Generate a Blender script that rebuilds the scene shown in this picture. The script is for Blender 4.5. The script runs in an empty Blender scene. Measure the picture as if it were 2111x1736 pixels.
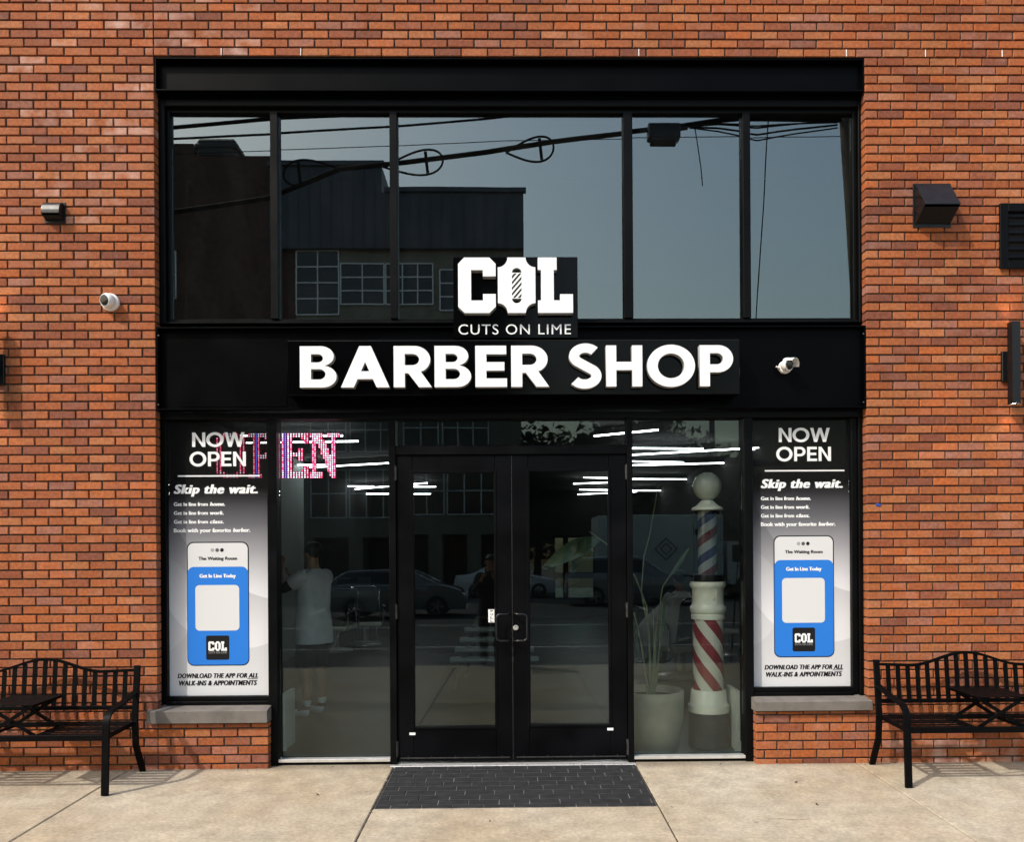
import bpy, bmesh, math, random
from mathutils import Vector, Matrix, Euler
random.seed(11)
R = math.radians
S = bpy.context.scene
COL = S.collection

# ------------------------------------------------------------------ camera
LENS, D_CAM, H_CAM = 28.3, 6.1, 1.60
YAW, ROLL = R(-0.75), R(-0.35)
CAM = Vector((0.0, -D_CAM, H_CAM))
ROT = Matrix.Rotation(YAW, 3, 'Z') @ Matrix.Rotation(R(90), 3, 'X') @ Matrix.Rotation(ROLL, 3, 'Z')
cam = bpy.data.cameras.new('camera')
cam.lens, cam.sensor_width, cam.sensor_fit = LENS, 36, 'HORIZONTAL'
cam.clip_start, cam.clip_end = 0.05, 800
_f = ROT.transposed() @ Vector((0, 1, 0))          # where the foot of the perpendicular falls
SX = LENS * _f.x / -_f.z / 36 - (1055.5 / 2111 - .5)
SY = LENS * _f.y / -_f.z / 36 - (868 - 1145) / 2111
cam.shift_x, cam.shift_y = SX, SY
co = bpy.data.objects.new('camera', cam)
co.matrix_world = Matrix.Translation(CAM) @ ROT.to_4x4()
COL.objects.link(co)
S.camera = co

def ray(px, py):
    xs = (px / 2111 - .5 + SX) * 36
    ys = ((868 - py) / 2111 + SY) * 36
    return ROT @ Vector((xs, ys, -LENS))
def at(px, py, y=0.0):                              # measured point of the photo on the wall plane Y = y
    d = ray(px, py); t = (y - CAM.y) / d.y
    return CAM + d * t
def atz(px, py, z):                                 # ... on the level plane Z = z
    d = ray(px, py); t = (z - CAM.z) / d.z
    return CAM + d * t
def X(px, py, y=0.0): return at(px, py, y).x
def Z(py, y=0.0, px=1055): return at(px, py, y).z

# ------------------------------------------------------------------ light
SUN_TO = Vector((.75, .62, -1.0)).normalized()      # the way sunlight travels
w = bpy.data.worlds.new('World'); S.world = w; w.use_nodes = True
nt = w.node_tree; bg = nt.nodes['Background']
sky = nt.nodes.new('ShaderNodeTexSky'); sky.sky_type = 'NISHITA'; sky.sun_disc = False
sky.sun_elevation = math.asin(-SUN_TO.z); sky.sun_rotation = math.atan2(-SUN_TO.x, -SUN_TO.y)
sky.air_density, sky.dust_density, sky.ozone_density = 1.8, 3.5, 2.0
nt.links.new(sky.outputs[0], bg.inputs[0]); bg.inputs[1].default_value = 0.15
sl = bpy.data.lights.new('sun', 'SUN'); sl.energy = 2.1; sl.angle = R(0.9); sl.color = (1, .945, .86)
so = bpy.data.objects.new('sun', sl); COL.objects.link(so)
so.rotation_euler = SUN_TO.to_track_quat('-Z', 'Y').to_euler()
S.view_settings.view_transform = 'Standard'; S.view_settings.look = 'None'
S.view_settings.exposure = 0.72; S.view_settings.gamma = 1
S.render.engine = 'CYCLES'
S.cycles.max_bounces = 10; S.cycles.transparent_max_bounces = 16
S.cycles.glossy_bounces = 5; S.cycles.caustics_reflective = False; S.cycles.caustics_refractive = False
S.cycles.sample_clamp_indirect = 6
try: S.cycles.use_denoising = True
except Exception: pass

# ------------------------------------------------------------------ materials
def srgb(r, g, b):
    f = lambda c: (c / 255 / 12.92) if c / 255 <= .04045 else ((c / 255 + .055) / 1.055) ** 2.4
    return (f(r), f(g), f(b))
def mat(name, col, rough=.5, metal=0, noise=0, scale=8, bump=0, bscale=None, spec=.5, rvar=0, detail=4):
    m = bpy.data.materials.new(name); m.use_nodes = True
    n = m.node_tree; b = n.nodes['Principled BSDF']
    b.inputs['Base Color'].default_value = (*col, 1); b.inputs['Roughness'].default_value = rough
    b.inputs['Metallic'].default_value = metal; b.inputs['Specular IOR Level'].default_value = spec
    tc = n.nodes.new('ShaderNodeTexCoord')
    if noise or rvar:
        t = n.nodes.new('ShaderNodeTexNoise'); t.inputs['Scale'].default_value = scale; t.inputs['Detail'].default_value = detail
        n.links.new(tc.outputs['Object'], t.inputs['Vector'])
        if noise:
            mr = n.nodes.new('ShaderNodeMapRange'); n.links.new(t.outputs['Fac'], mr.inputs[0])
            mr.inputs[1].default_value, mr.inputs[2].default_value = .3, .7
            mr.inputs[3].default_value, mr.inputs[4].default_value = 1 - noise, 1 + noise
            mx = n.nodes.new('ShaderNodeVectorMath'); mx.operation = 'SCALE'
            mx.inputs[0].default_value = col; n.links.new(mr.outputs[0], mx.inputs['Scale'])
            n.links.new(mx.outputs[0], b.inputs['Base Color'])
        if rvar:
            m2 = n.nodes.new('ShaderNodeMapRange'); n.links.new(t.outputs['Fac'], m2.inputs[0])
            m2.inputs[1].default_value, m2.inputs[2].default_value = .3, .7
            m2.inputs[3].default_value, m2.inputs[4].default_value = max(.02, rough - rvar), rough + rvar
            n.links.new(m2.outputs[0], b.inputs['Roughness'])
    if bump:
        t2 = n.nodes.new('ShaderNodeTexNoise'); t2.inputs['Scale'].default_value = bscale or scale * 6; t2.inputs['Detail'].default_value = 3
        n.links.new(tc.outputs['Object'], t2.inputs['Vector'])
        bp = n.nodes.new('ShaderNodeBump'); bp.inputs['Strength'].default_value = bump; bp.inputs['Distance'].default_value = .004
        n.links.new(t2.outputs['Fac'], bp.inputs['Height']); n.links.new(bp.outputs[0], b.inputs['Normal'])
    return m
def emis(name, col, s):
    m = bpy.data.materials.new(name); m.use_nodes = True; n = m.node_tree; n.nodes.clear()
    e = n.nodes.new('ShaderNodeEmission'); o = n.nodes.new('ShaderNodeOutputMaterial')
    e.inputs[0].default_value = (*col, 1); e.inputs[1].default_value = s; n.links.new(e.outputs[0], o.inputs[0])
    return m
def glass(name, refl, tint, dirt=.0, wav=.0, mirror=(.93, .97, .95)):
    """a thin tinted pane: what it lets through plus what it mirrors"""
    m = bpy.data.materials.new(name); m.use_nodes = True; n = m.node_tree; n.nodes.clear()
    o = n.nodes.new('ShaderNodeOutputMaterial'); tr = n.nodes.new('ShaderNodeBsdfTransparent'); gl = n.nodes.new('ShaderNodeBsdfGlossy')
    tr.inputs[0].default_value = (*tint, 1); gl.inputs['Roughness'].default_value = .0
    gl.inputs[0].default_value = (*mirror, 1)
    lw = n.nodes.new('ShaderNodeLayerWeight'); lw.inputs[0].default_value = .12
    mr = n.nodes.new('ShaderNodeMapRange'); n.links.new(lw.outputs['Fresnel'], mr.inputs[0])
    mr.inputs[3].default_value, mr.inputs[4].default_value = refl, 1.0
    mx = n.nodes.new('ShaderNodeMixShader'); n.links.new(mr.outputs[0], mx.inputs[0])
    n.links.new(tr.outputs[0], mx.inputs[1]); n.links.new(gl.outputs[0], mx.inputs[2])
    last = mx
    tc = n.nodes.new('ShaderNodeTexCoord')
    if wav:
        t = n.nodes.new('ShaderNodeTexNoise'); t.inputs['Scale'].default_value = 1.6; t.inputs['Detail'].default_value = 1
        n.links.new(tc.outputs['Object'], t.inputs['Vector'])
        bp = n.nodes.new('ShaderNodeBump'); bp.inputs['Strength'].default_value = wav; bp.inputs['Distance'].default_value = .002
        n.links.new(t.outputs['Fac'], bp.inputs['Height']); n.links.new(bp.outputs[0], gl.inputs['Normal'])
    if dirt:
        t = n.nodes.new('ShaderNodeTexNoise'); t.inputs['Scale'].default_value = 2.2; t.inputs['Detail'].default_value = 8; t.inputs['Roughness'].default_value = .7
        mp = n.nodes.new('ShaderNodeMapping'); mp.inputs['Scale'].default_value = (2.2, 1, .8)
        n.links.new(tc.outputs['Object'], mp.inputs[0]); n.links.new(mp.outputs[0], t.inputs['Vector'])
        m2 = n.nodes.new('ShaderNodeMapRange'); n.links.new(t.outputs['Fac'], m2.inputs[0])
        m2.inputs[1].default_value, m2.inputs[2].default_value = .45, .8
        m2.inputs[3].default_value, m2.inputs[4].default_value = dirt * .25, dirt
        df = n.nodes.new('ShaderNodeBsdfDiffuse'); df.inputs[0].default_value = (.5, .5, .48, 1)
        ms = n.nodes.new('ShaderNodeMixShader'); n.links.new(m2.outputs[0], ms.inputs[0])
        n.links.new(mx.outputs[0], ms.inputs[1]); n.links.new(df.outputs[0], ms.inputs[2]); last = ms
    n.links.new(last.outputs[0], o.inputs[0])
    return m

M = {}
M['frame'] = mat('black_aluminium', (.0022, .0024, .0029), .42, 0, .4, 4, .05, 60, spec=.10, rvar=.06)
M['steel'] = mat('black_painted_steel', (.0007, .0009, .0013), .38, 0, .4, 3, .04, 25, spec=.055, rvar=.04)
M['door'] = mat('black_door_paint', (.0020, .0022, .0030), .44, 0, .6, 3, .06, 40, spec=.09, rvar=.06)
M['signbox'] = mat('gloss_black_acrylic', (.0014, .0014, .0018), .12, 0, 0, 3, 0, spec=.12, rvar=.04)
M['white_face'] = mat('white_acrylic', (.86, .87, .88), .35, 0, .03, 6)
M['letter_side'] = mat('grey_letter_return', (.36, .36, .36), .4, 0, .08, 6)
M['alu'] = mat('bright_aluminium', (.75, .74, .72), .35, .6, .1, 20)
M['hinge'] = mat('worn_dark_steel', (.07, .068, .065), .45, .7, .4, 30)
M['chrome'] = mat('chrome', (.7, .7, .7), .15, 1)
M['cement'] = mat('dark_mortar', (.085, .066, .052), .95, 0, .35, 30, .4, 200, spec=.1)
M['sill'] = mat('grey_cast_stone', (.150, .135, .122), .85, 0, .18, 9, .25, 120, spec=.2)
M['bench'] = mat('black_powder_coat', (.0020, .0021, .0026), .5, 0, .2, 20, .1, 150, spec=.07, rvar=.08)
M['vent'] = mat('black_vent_metal', (.0045, .0050, .0062), .36, 0, .3, 14, 0, spec=.42, rvar=.1)
M['hole'] = mat('vent_dark', (.002, .002, .002), .9)
M['cam_white'] = mat('white_plastic', (.80, .79, .77), .32, 0, .03, 20)
M['cam_black'] = mat('camera_lens_black', (.006, .006, .007), .1)
M['brushed'] = mat('brushed_silver', (.55, .54, .52), .3, .5, .15, 40)
M['floor'] = mat('shop_floor_grey', (.012, .013, .012), .42, 0, .2, 2.5, .05, 60)
M['dark_wall'] = mat('dark_interior_paint', (.0035, .0035, .0035), .9, 0, .2, 3)
M['white_wall'] = mat('white_interior_paint', (.34, .39, .365), .7, 0, .05, 3)
M['ceiling'] = mat('black_ceiling', (.002, .002, .002), .9)
M['porcelain'] = mat('cream_enamel', (.80, .82, .72), .22, 0, .06, 6)
M['skin'] = mat('skin', (.33, .17, .105), .5, 0, .06, 30)
M['hair'] = mat('dark_hair', (.008, .006, .005), .6, 0, .4, 60, .5, 200)
M['shirt'] = mat('pale_grey_shirt', (.62, .64, .66), .85, 0, .08, 12, .4, 40)
M['sleeve'] = mat('charcoal_sleeve', (.03, .032, .036), .85, 0, .15, 12, .3, 40)
M['shorts'] = mat('black_shorts', (.010, .010, .011), .85, 0, .2, 12, .3, 50)
M['sock'] = mat('white_cotton', (.7, .7, .69), .9, 0, .05, 30)
M['cape'] = mat('pale_grey_cape', (.80, .82, .84), .6, 0, .08, 8, .3, 25)
M['leather'] = mat('black_vinyl', (.010, .010, .011), .35, 0, .2, 9, .1, 60)
M['pot'] = mat('pale_concrete_pot', (.27, .265, .215), .8, 0, .12, 7, .25, 70)
M['soil'] = mat('dark_soil', (.03, .022, .015), .95, 0, .5, 40, .8, 80)
M['leaf'] = mat('strelitzia_leaf', (.020, .052, .020), .4, 0, .25, 9)
M['stem'] = mat('pale_green_stem', (.10, .125, .07), .5, 0, .2, 12)
M['plinth'] = mat('charcoal_plinth', (.026, .028, .032), .6, 0, .15, 10)
M['tread'] = mat('white_shelf_board', (.55, .60, .58), .55, 0, .08, 8)
M['shelf_leg'] = mat('weathered_wood', (.10, .085, .07), .7, 0, .3, 14)
M['tube'] = emis('led_tube_light', (.93, .97, 1.0), 12)
M['asphalt'] = mat('asphalt', (.050, .050, .050), .9, 0, .25, 2, .5, 150)
M['road_paint'] = mat('white_road_paint', (.55, .55, .52), .8, 0, .2, 8)
M['kerb'] = mat('kerb_concrete', (.30, .28, .24), .9, 0, .15, 6, .3, 80)
M['bark'] = mat('bark', (.045, .035, .026), .9, 0, .4, 10, .6, 40)
M['foliage'] = mat('foliage', (.030, .052, .018), .7, 0, .5, 1.2)
M['far_brick'] = mat('dark_red_brick', (.075, .035, .024), .9, 0, .3, 3)
M['cladding'] = mat('blue_grey_cladding', (.055, .070, .095), .55, 0, .15, 1)
M['mullion'] = mat('pale_window_frame', (.82, .84, .86), .6)
M['far_pane'] = mat('far_window_glass', (.012, .018, .026), .08, 0, spec=.6)
M['spandrel'] = mat('spandrel_concrete', (.20, .19, .15), .85, 0, .2, 2)
M['cable'] = mat('black_cable', (.004, .004, .0045), .8, spec=.05)
M['wood_pole'] = mat('creosoted_pole', (.045, .038, .032), .9, 0, .35, 8, .5, 40)
M['tyre'] = mat('tyre', (.012, .012, .012), .8)
M['car_glass'] = mat('car_glass', (.008, .009, .010), .05, 0, spec=.7)
M['rim'] = mat('alloy_rim', (.35, .36, .37), .3, .8)

# brick: tone per brick is stored on the faces; noise adds grain and pale salt stains
def brick_material():
    m = bpy.data.materials.new('red_orange_brick'); m.use_nodes = True; n = m.node_tree; b = n.nodes['Principled BSDF']
    b.inputs['Roughness'].default_value = .82; b.inputs['Specular IOR Level'].default_value = .25
    at_ = n.nodes.new('ShaderNodeAttribute'); at_.attribute_name = 'brick_tone'
    tc = n.nodes.new('ShaderNodeTexCoord')
    t1 = n.nodes.new('ShaderNodeTexNoise'); t1.inputs['Scale'].default_value = 42; t1.inputs['Detail'].default_value = 6
    n.links.new(tc.outputs['Object'], t1.inputs['Vector'])
    mr = n.nodes.new('ShaderNodeMapRange'); n.links.new(t1.outputs['Fac'], mr.inputs[0])
    mr.inputs[1].default_value, mr.inputs[2].default_value, mr.inputs[3].default_value, mr.inputs[4].default_value = .3, .7, .74, 1.24
    sc = n.nodes.new('ShaderNodeVectorMath'); sc.operation = 'SCALE'
    n.links.new(at_.outputs['Color'], sc.inputs[0]); n.links.new(mr.outputs[0], sc.inputs['Scale'])
    t5 = n.nodes.new('ShaderNodeTexNoise'); t5.inputs['Scale'].default_value = 16; t5.inputs['Detail'].default_value = 4
    n.links.new(tc.outputs['Object'], t5.inputs['Vector'])
    m5 = n.nodes.new('ShaderNodeMapRange'); n.links.new(t5.outputs['Fac'], m5.inputs[0])
    m5.inputs[1].default_value, m5.inputs[2].default_value, m5.inputs[3].default_value, m5.inputs[4].default_value = .42, .66, 0, .8
    hm = n.nodes.new('ShaderNodeVectorMath'); hm.operation = 'MULTIPLY'; n.links.new(sc.outputs[0], hm.inputs[0]); hm.inputs[1].default_value = (.86, 1.02, 1.32)
    hx = n.nodes.new('ShaderNodeMix'); hx.data_type = 'RGBA'; n.links.new(m5.outputs[0], hx.inputs['Factor']); n.links.new(sc.outputs[0], hx.inputs['A']); n.links.new(hm.outputs[0], hx.inputs['B'])
    t3 = n.nodes.new('ShaderNodeTexNoise'); t3.inputs['Scale'].default_value = 1.1; t3.inputs['Detail'].default_value = 5
    n.links.new(tc.outputs['Object'], t3.inputs['Vector'])
    m3 = n.nodes.new('ShaderNodeMapRange'); n.links.new(t3.outputs['Fac'], m3.inputs[0])
    m3.inputs[1].default_value, m3.inputs[2].default_value, m3.inputs[3].default_value, m3.inputs[4].default_value = .3, .7, .86, 1.12
    sc2 = n.nodes.new('ShaderNodeVectorMath'); sc2.operation = 'SCALE'
    n.links.new(hx.outputs['Result'], sc2.inputs[0]); n.links.new(m3.outputs[0], sc2.inputs['Scale'])
    # efflorescence
    t2 = n.nodes.new('ShaderNodeTexNoise'); t2.inputs['Scale'].default_value = 7; t2.inputs['Detail'].default_value = 7
    n.links.new(tc.outputs['Object'], t2.inputs['Vector'])
    m2 = n.nodes.new('ShaderNodeMapRange'); n.links.new(t2.outputs['Fac'], m2.inputs[0])
    m2.inputs[1].default_value, m2.inputs[2].default_value, m2.inputs[3].default_value, m2.inputs[4].default_value = .40, .75, 0, 1
    mu = n.nodes.new('ShaderNodeMath'); mu.operation = 'MULTIPLY'
    n.links.new(m2.outputs[0], mu.inputs[0]); n.links.new(at_.outputs['Alpha'], mu.inputs[1])
    mx = n.nodes.new('ShaderNodeMix'); mx.data_type = 'RGBA'
    n.links.new(mu.outputs[0], mx.inputs['Factor']); n.links.new(sc2.outputs[0], mx.inputs['A'])
    mx.inputs['B'].default_value = (.62, .42, .36, 1)
    n.links.new(mx.outputs['Result'], b.inputs['Base Color'])
    t4 = n.nodes.new('ShaderNodeTexNoise'); t4.inputs['Scale'].default_value = 160; t4.inputs['Detail'].default_value = 3
    n.links.new(tc.outputs['Object'], t4.inputs['Vector'])
    bp = n.nodes.new('ShaderNodeBump'); bp.inputs['Strength'].default_value = .35; bp.inputs['Distance'].default_value = .004
    n.links.new(t4.outputs['Fac'], bp.inputs['Height']); n.links.new(bp.outputs[0], b.inputs['Normal'])
    return m
M['brick'] = brick_material()

def concrete_material():
    m = bpy.data.materials.new('tan_sidewalk_concrete'); m.use_nodes = True; n = m.node_tree; b = n.nodes['Principled BSDF']
    b.inputs['Roughness'].default_value = .88; b.inputs['Specular IOR Level'].default_value = .25
    tc = n.nodes.new('ShaderNodeTexCoord')
    def noise(s, d, lo, hi, a, c, rough=.55):
        t = n.nodes.new('ShaderNodeTexNoise'); t.inputs['Scale'].default_value = s; t.inputs['Detail'].default_value = d; t.inputs['Roughness'].default_value = rough
        n.links.new(tc.outputs['Object'], t.inputs['Vector'])
        r = n.nodes.new('ShaderNodeMapRange'); n.links.new(t.outputs['Fac'], r.inputs[0])
        r.inputs[1].default_value, r.inputs[2].default_value, r.inputs[3].default_value, r.inputs[4].default_value = lo, hi, a, c
        return r.outputs[0]
    ramp = n.nodes.new('ShaderNodeMix'); ramp.data_type = 'RGBA'
    n.links.new(noise(.9, 6, .35, .65, 0, 1), ramp.inputs['Factor'])
    ramp.inputs['A'].default_value = (.375, .300, .208, 1); ramp.inputs['B'].default_value = (.435, .382, .300, 1)
    cur = ramp.outputs['Result']
    for s, d, lo, hi, a, c in ((6, 6, .3, .7, .82, 1.14), (45, 4, .3, .7, .80, 1.16), (220, 2, .25, .75, .86, 1.10)):
        v = n.nodes.new('ShaderNodeVectorMath'); v.operation = 'SCALE'
        n.links.new(cur, v.inputs[0]); n.links.new(noise(s, d, lo, hi, a, c), v.inputs['Scale']); cur = v.outputs[0]
    # small dark specks
    vo = n.nodes.new('ShaderNodeTexVoronoi'); vo.inputs['Scale'].default_value = 26; n.links.new(tc.outputs['Object'], vo.inputs['Vector'])
    r = n.nodes.new('ShaderNodeMapRange'); n.links.new(vo.outputs['Distance'], r.inputs[0])
    r.inputs[1].default_value, r.inputs[2].default_value, r.inputs[3].default_value, r.inputs[4].default_value = .05, .12, .62, 1
    v = n.nodes.new('ShaderNodeVectorMath'); v.operation = 'SCALE'; n.links.new(cur, v.inputs[0]); n.links.new(r.outputs[0], v.inputs['Scale'])
    cur = v.outputs[0]
    def mul(fac):
        nonlocal cur
        v = n.nodes.new('ShaderNodeVectorMath'); v.operation = 'SCALE'; n.links.new(cur, v.inputs[0]); n.links.new(fac, v.inputs['Scale']); cur = v.outputs[0]
    def rng(sock, lo, hi, a, c):
        r = n.nodes.new('ShaderNodeMapRange'); n.links.new(sock, r.inputs[0])
        r.inputs[1].default_value, r.inputs[2].default_value, r.inputs[3].default_value, r.inputs[4].default_value = lo, hi, a, c; return r.outputs[0]
    g = n.nodes.new('ShaderNodeTexVoronoi'); g.inputs['Scale'].default_value = 2.1; n.links.new(tc.outputs['Object'], g.inputs['Vector'])
    mul(rng(g.outputs['Distance'], .022, .034, .66, 1))
    dn = n.nodes.new('ShaderNodeTexNoise'); dn.inputs['Scale'].default_value = 3.5; dn.inputs['Detail'].default_value = 5; n.links.new(tc.outputs['Object'], dn.inputs['Vector'])
    ad = n.nodes.new('ShaderNodeMixRGB'); ad.blend_type = 'ADD'; ad.inputs[0].default_value = .22; n.links.new(tc.outputs['Object'], ad.inputs[1]); n.links.new(dn.outputs['Color'], ad.inputs[2])
    ck = n.nodes.new('ShaderNodeTexVoronoi'); ck.feature = 'DISTANCE_TO_EDGE'; ck.inputs['Scale'].default_value = .55; n.links.new(ad.outputs[0], ck.inputs['Vector'])
    cm = n.nodes.new('ShaderNodeMath'); cm.operation = 'MAXIMUM'; n.links.new(rng(ck.outputs['Distance'], .0012, .0030, .45, 1), cm.inputs[0]); n.links.new(noise(.8, 3, .585, .64, 1, 0), cm.inputs[1])
    mul(cm.outputs[0])
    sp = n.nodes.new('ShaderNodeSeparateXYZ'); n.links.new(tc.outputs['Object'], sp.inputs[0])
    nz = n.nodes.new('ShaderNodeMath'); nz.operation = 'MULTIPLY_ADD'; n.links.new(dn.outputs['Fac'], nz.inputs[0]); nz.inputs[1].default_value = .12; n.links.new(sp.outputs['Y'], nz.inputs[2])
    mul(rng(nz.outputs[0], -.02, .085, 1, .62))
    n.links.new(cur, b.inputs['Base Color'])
    t4 = n.nodes.new('ShaderNodeTexNoise'); t4.inputs['Scale'].default_value = 130; t4.inputs['Detail'].default_value = 4
    n.links.new(tc.outputs['Object'], t4.inputs['Vector'])
    bp = n.nodes.new('ShaderNodeBump'); bp.inputs['Strength'].default_value = .4; bp.inputs['Distance'].default_value = .004
    n.links.new(t4.outputs['Fac'], bp.inputs['Height']); n.links.new(bp.outputs[0], b.inputs['Normal'])
    return m
M['concrete'] = concrete_material()
M['paver'] = mat('black_paver', (.020, .020, .022), .75, 0, .35, 14, .4, 120, spec=.3)
M['paver_joint'] = mat('grey_paver_joint', (.115, .11, .105), .95, 0, .9, 7)
M['glass_up'] = glass('tinted_reflective_glass', .152, (.45, .50, .52), dirt=.012, wav=.10, mirror=(.93, .98, .92))
M['glass_low'] = glass('clear_shop_glass', .033, (.915, .945, .93), dirt=.0008, wav=.10, mirror=(.86, .98, .95))

# ------------------------------------------------------------------ mesh helpers
class MB:
    def __init__(s): s.v, s.f, s.m = [], [], []
    def add(s, vs, fs, mi=0):
        o = len(s.v); s.v += [tuple(v) for v in vs]; s.f += [tuple(i + o for i in f) for f in fs]; s.m += [mi] * len(fs); return s
    def box(s, x0, x1, y0, y1, z0, z1, mi=0, mtx=None):
        vs = [Vector((x, y, z)) for x in (x0, x1) for y in (y0, y1) for z in (z0, z1)]
        if mtx: vs = [mtx @ v for v in vs]
        return s.add(vs, [(0, 1, 3, 2), (4, 6, 7, 5), (0, 4, 5, 1), (2, 3, 7, 6), (0, 2, 6, 4), (1, 5, 7, 3)], mi)
    def cbox(s, x0, x1, y0, y1, z0, z1, c=.004, mi=0, mtx=None):      # chamfered box
        if min(x1 - x0, y1 - y0, z1 - z0) < 2.5 * c: c = min(x1 - x0, y1 - y0, z1 - z0) * .3
        bm = bmesh.new(); bmesh.ops.create_cube(bm, size=1)
        for v in bm.verts:
            v.co = Vector(((x0 + x1) / 2 + v.co.x * (x1 - x0), (y0 + y1) / 2 + v.co.y * (y1 - y0), (z0 + z1) / 2 + v.co.z * (z1 - z0)))
        bmesh.ops.bevel(bm, geom=list(bm.edges), offset=c, segments=1, affect='EDGES', clamp_overlap=True)
        bm.verts.index_update()
        vs = [(mtx @ v.co) if mtx else v.co.copy() for v in bm.verts]
        s.add(vs, [tuple(v.index for v in f.verts) for f in bm.faces], mi); bm.free(); return s
    def bar(s, a, b, wx, wy, mi=0, up=Vector((0, 1, 0)), c=.002):      # rectangular bar from a to b
        a, b = Vector(a), Vector(b); d = b - a; L = d.length; d.normalize()
        x = up.cross(d)
        if x.length < 1e-4: x = Vector((1, 0, 0)).cross(d)
        x.normalize(); y = d.cross(x)
        mt = Matrix((x, y, d)).transposed().to_4x4(); mt.translation = a
        return s.cbox(-wx / 2, wx / 2, -wy / 2, wy / 2, 0, L, c, mi, mt)
    def tube(s, pts, r, n=8, mi=0, cap=True):
        pts = [Vector(p) for p in pts]; k = len(pts); rr = r if isinstance(r, (list, tuple)) else [r] * k
        vs, fs = [], []; px = None
        for i, p in enumerate(pts):
            d = (pts[min(i + 1, k - 1)] - pts[max(i - 1, 0)]).normalized()
            if px is None:
                px = d.cross(Vector((0, 0, 1)))
                if px.length < .05: px = d.cross(Vector((0, 1, 0)))
            x = (px - d * px.dot(d)).normalized(); px = x; y = d.cross(x)
            vs += [p + (x * math.cos(2 * math.pi * j / n) + y * math.sin(2 * math.pi * j / n)) * rr[i] for j in range(n)]
        for i in range(k - 1):
            for j in range(n):
                fs.append((i * n + j, i * n + (j + 1) % n, (i + 1) * n + (j + 1) % n, (i + 1) * n + j))
        if cap: fs += [tuple(range(n - 1, -1, -1)), tuple(range((k - 1) * n, k * n))]
        return s.add(vs, fs, mi)
    def lathe(s, prof, n=32, mi=0, c=(0, 0), mtx=None, cap=True):      # profile of (radius, z)
        vs, fs = [], []; k = len(prof)
        for r, z in prof:
            vs += [Vector((c[0] + r * math.cos(2 * math.pi * j / n), c[1] + r * math.sin(2 * math.pi * j / n), z)) for j in range(n)]
        for i in range(k - 1):
            for j in range(n):
                fs.append((i * n + j, i * n + (j + 1) % n, (i + 1) * n + (j + 1) % n, (i + 1) * n + j))
        if cap: fs += [tuple(range(n - 1, -1, -1)), tuple(range((k - 1) * n, k * n))]
        if mtx: vs = [mtx @ v for v in vs]
        return s.add(vs, fs, mi)
    def ball(s, c, r, sc=(1, 1, 1), n=16, mi=0, mtx=None):
        prof = [(max(1e-4, r * math.sin(math.pi * i / (n // 2))), -r * math.cos(math.pi * i / (n // 2))) for i in range(n // 2 + 1)]
        t = Matrix.Translation(Vector(c)) @ (mtx or Matrix.Identity(4)) @ Matrix.Diagonal((*sc, 1))
        return s.lathe(prof, n, mi, mtx=t, cap=False)
    def strip(s, prof, x0, x1, mi=0):                                  # closed YZ profile run along X
        k = len(prof)
        vs = [(x0, y, z) for y, z in prof] + [(x1, y, z) for y, z in prof]
        fs = [(i, (i + 1) % k, k + (i + 1) % k, k + i) for i in range(k)] + [tuple(range(k - 1, -1, -1)), tuple(range(k, 2 * k))]
        return s.add(vs, fs, mi)
    def mesh(s, name, mats, smooth=False):
        me = bpy.data.meshes.new(name); me.from_pydata(s.v, [], s.f)
        mats = mats if isinstance(mats, (list, tuple)) else [mats]
        for m_ in mats: me.materials.append(m_)
        me.polygons.foreach_set('material_index', s.m)
        bm = bmesh.new(); bm.from_mesh(me); bmesh.ops.recalc_face_normals(bm, faces=bm.faces); bm.to_mesh(me); bm.free()
        if smooth:
            me.polygons.foreach_set('use_smooth', [True] * len(me.polygons))
            try: me.set_sharp_from_angle(angle=R(38))
            except Exception: pass
        me.update(); return me
    def build(s, name, mats, parent=None, smooth=False):
        return link(name, s.mesh(name, mats, smooth), parent)
def link(name, data, parent=None):
    o = bpy.data.objects.new(name, data); COL.objects.link(o)
    if parent:
        o.parent = parent
        o.matrix_parent_inverse = Matrix.Identity(4)
    return o
def tag(o, label=None, cat=None, group=None, kind=None):
    if label: o['label'] = label
    if cat: o['category'] = cat
    if group: o['group'] = group
    if kind: o['kind'] = kind
    return o
def thing(name, loc, label, cat, group=None, rz=0):
    o = bpy.data.objects.new(name, None); COL.objects.link(o); o.empty_display_size = .1
    o.location = loc; o.rotation_euler = (0, 0, rz)
    return tag(o, label, cat, group)
def pane(x0, x1, ya, yb, z0, z1):
    mb = MB().box(x0, x1, ya, yb, z0, z1); tx, tz = random.uniform(-.0013, .0013), random.uniform(-.0011, .0011)
    cx, cz = (x0 + x1) / 2, (z0 + z1) / 2
    mb.v = [(x, y + (x - cx) * tx + (z - cz) * tz, z) for x, y, z in mb.v]
    return mb
def copy_tree(o, parent=None):
    c = o.copy(); COL.objects.link(c)
    if parent: c.parent = parent
    for ch in list(o.children): copy_tree(ch, c)
    return c
_dg = lambda: bpy.context.evaluated_depsgraph_get()
def modmesh(o, name):                                                  # bake an object's modifiers into plain mesh data
    bpy.context.view_layer.update()
    return bpy.data.meshes.new_from_object(o.evaluated_get(_dg()))

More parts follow.
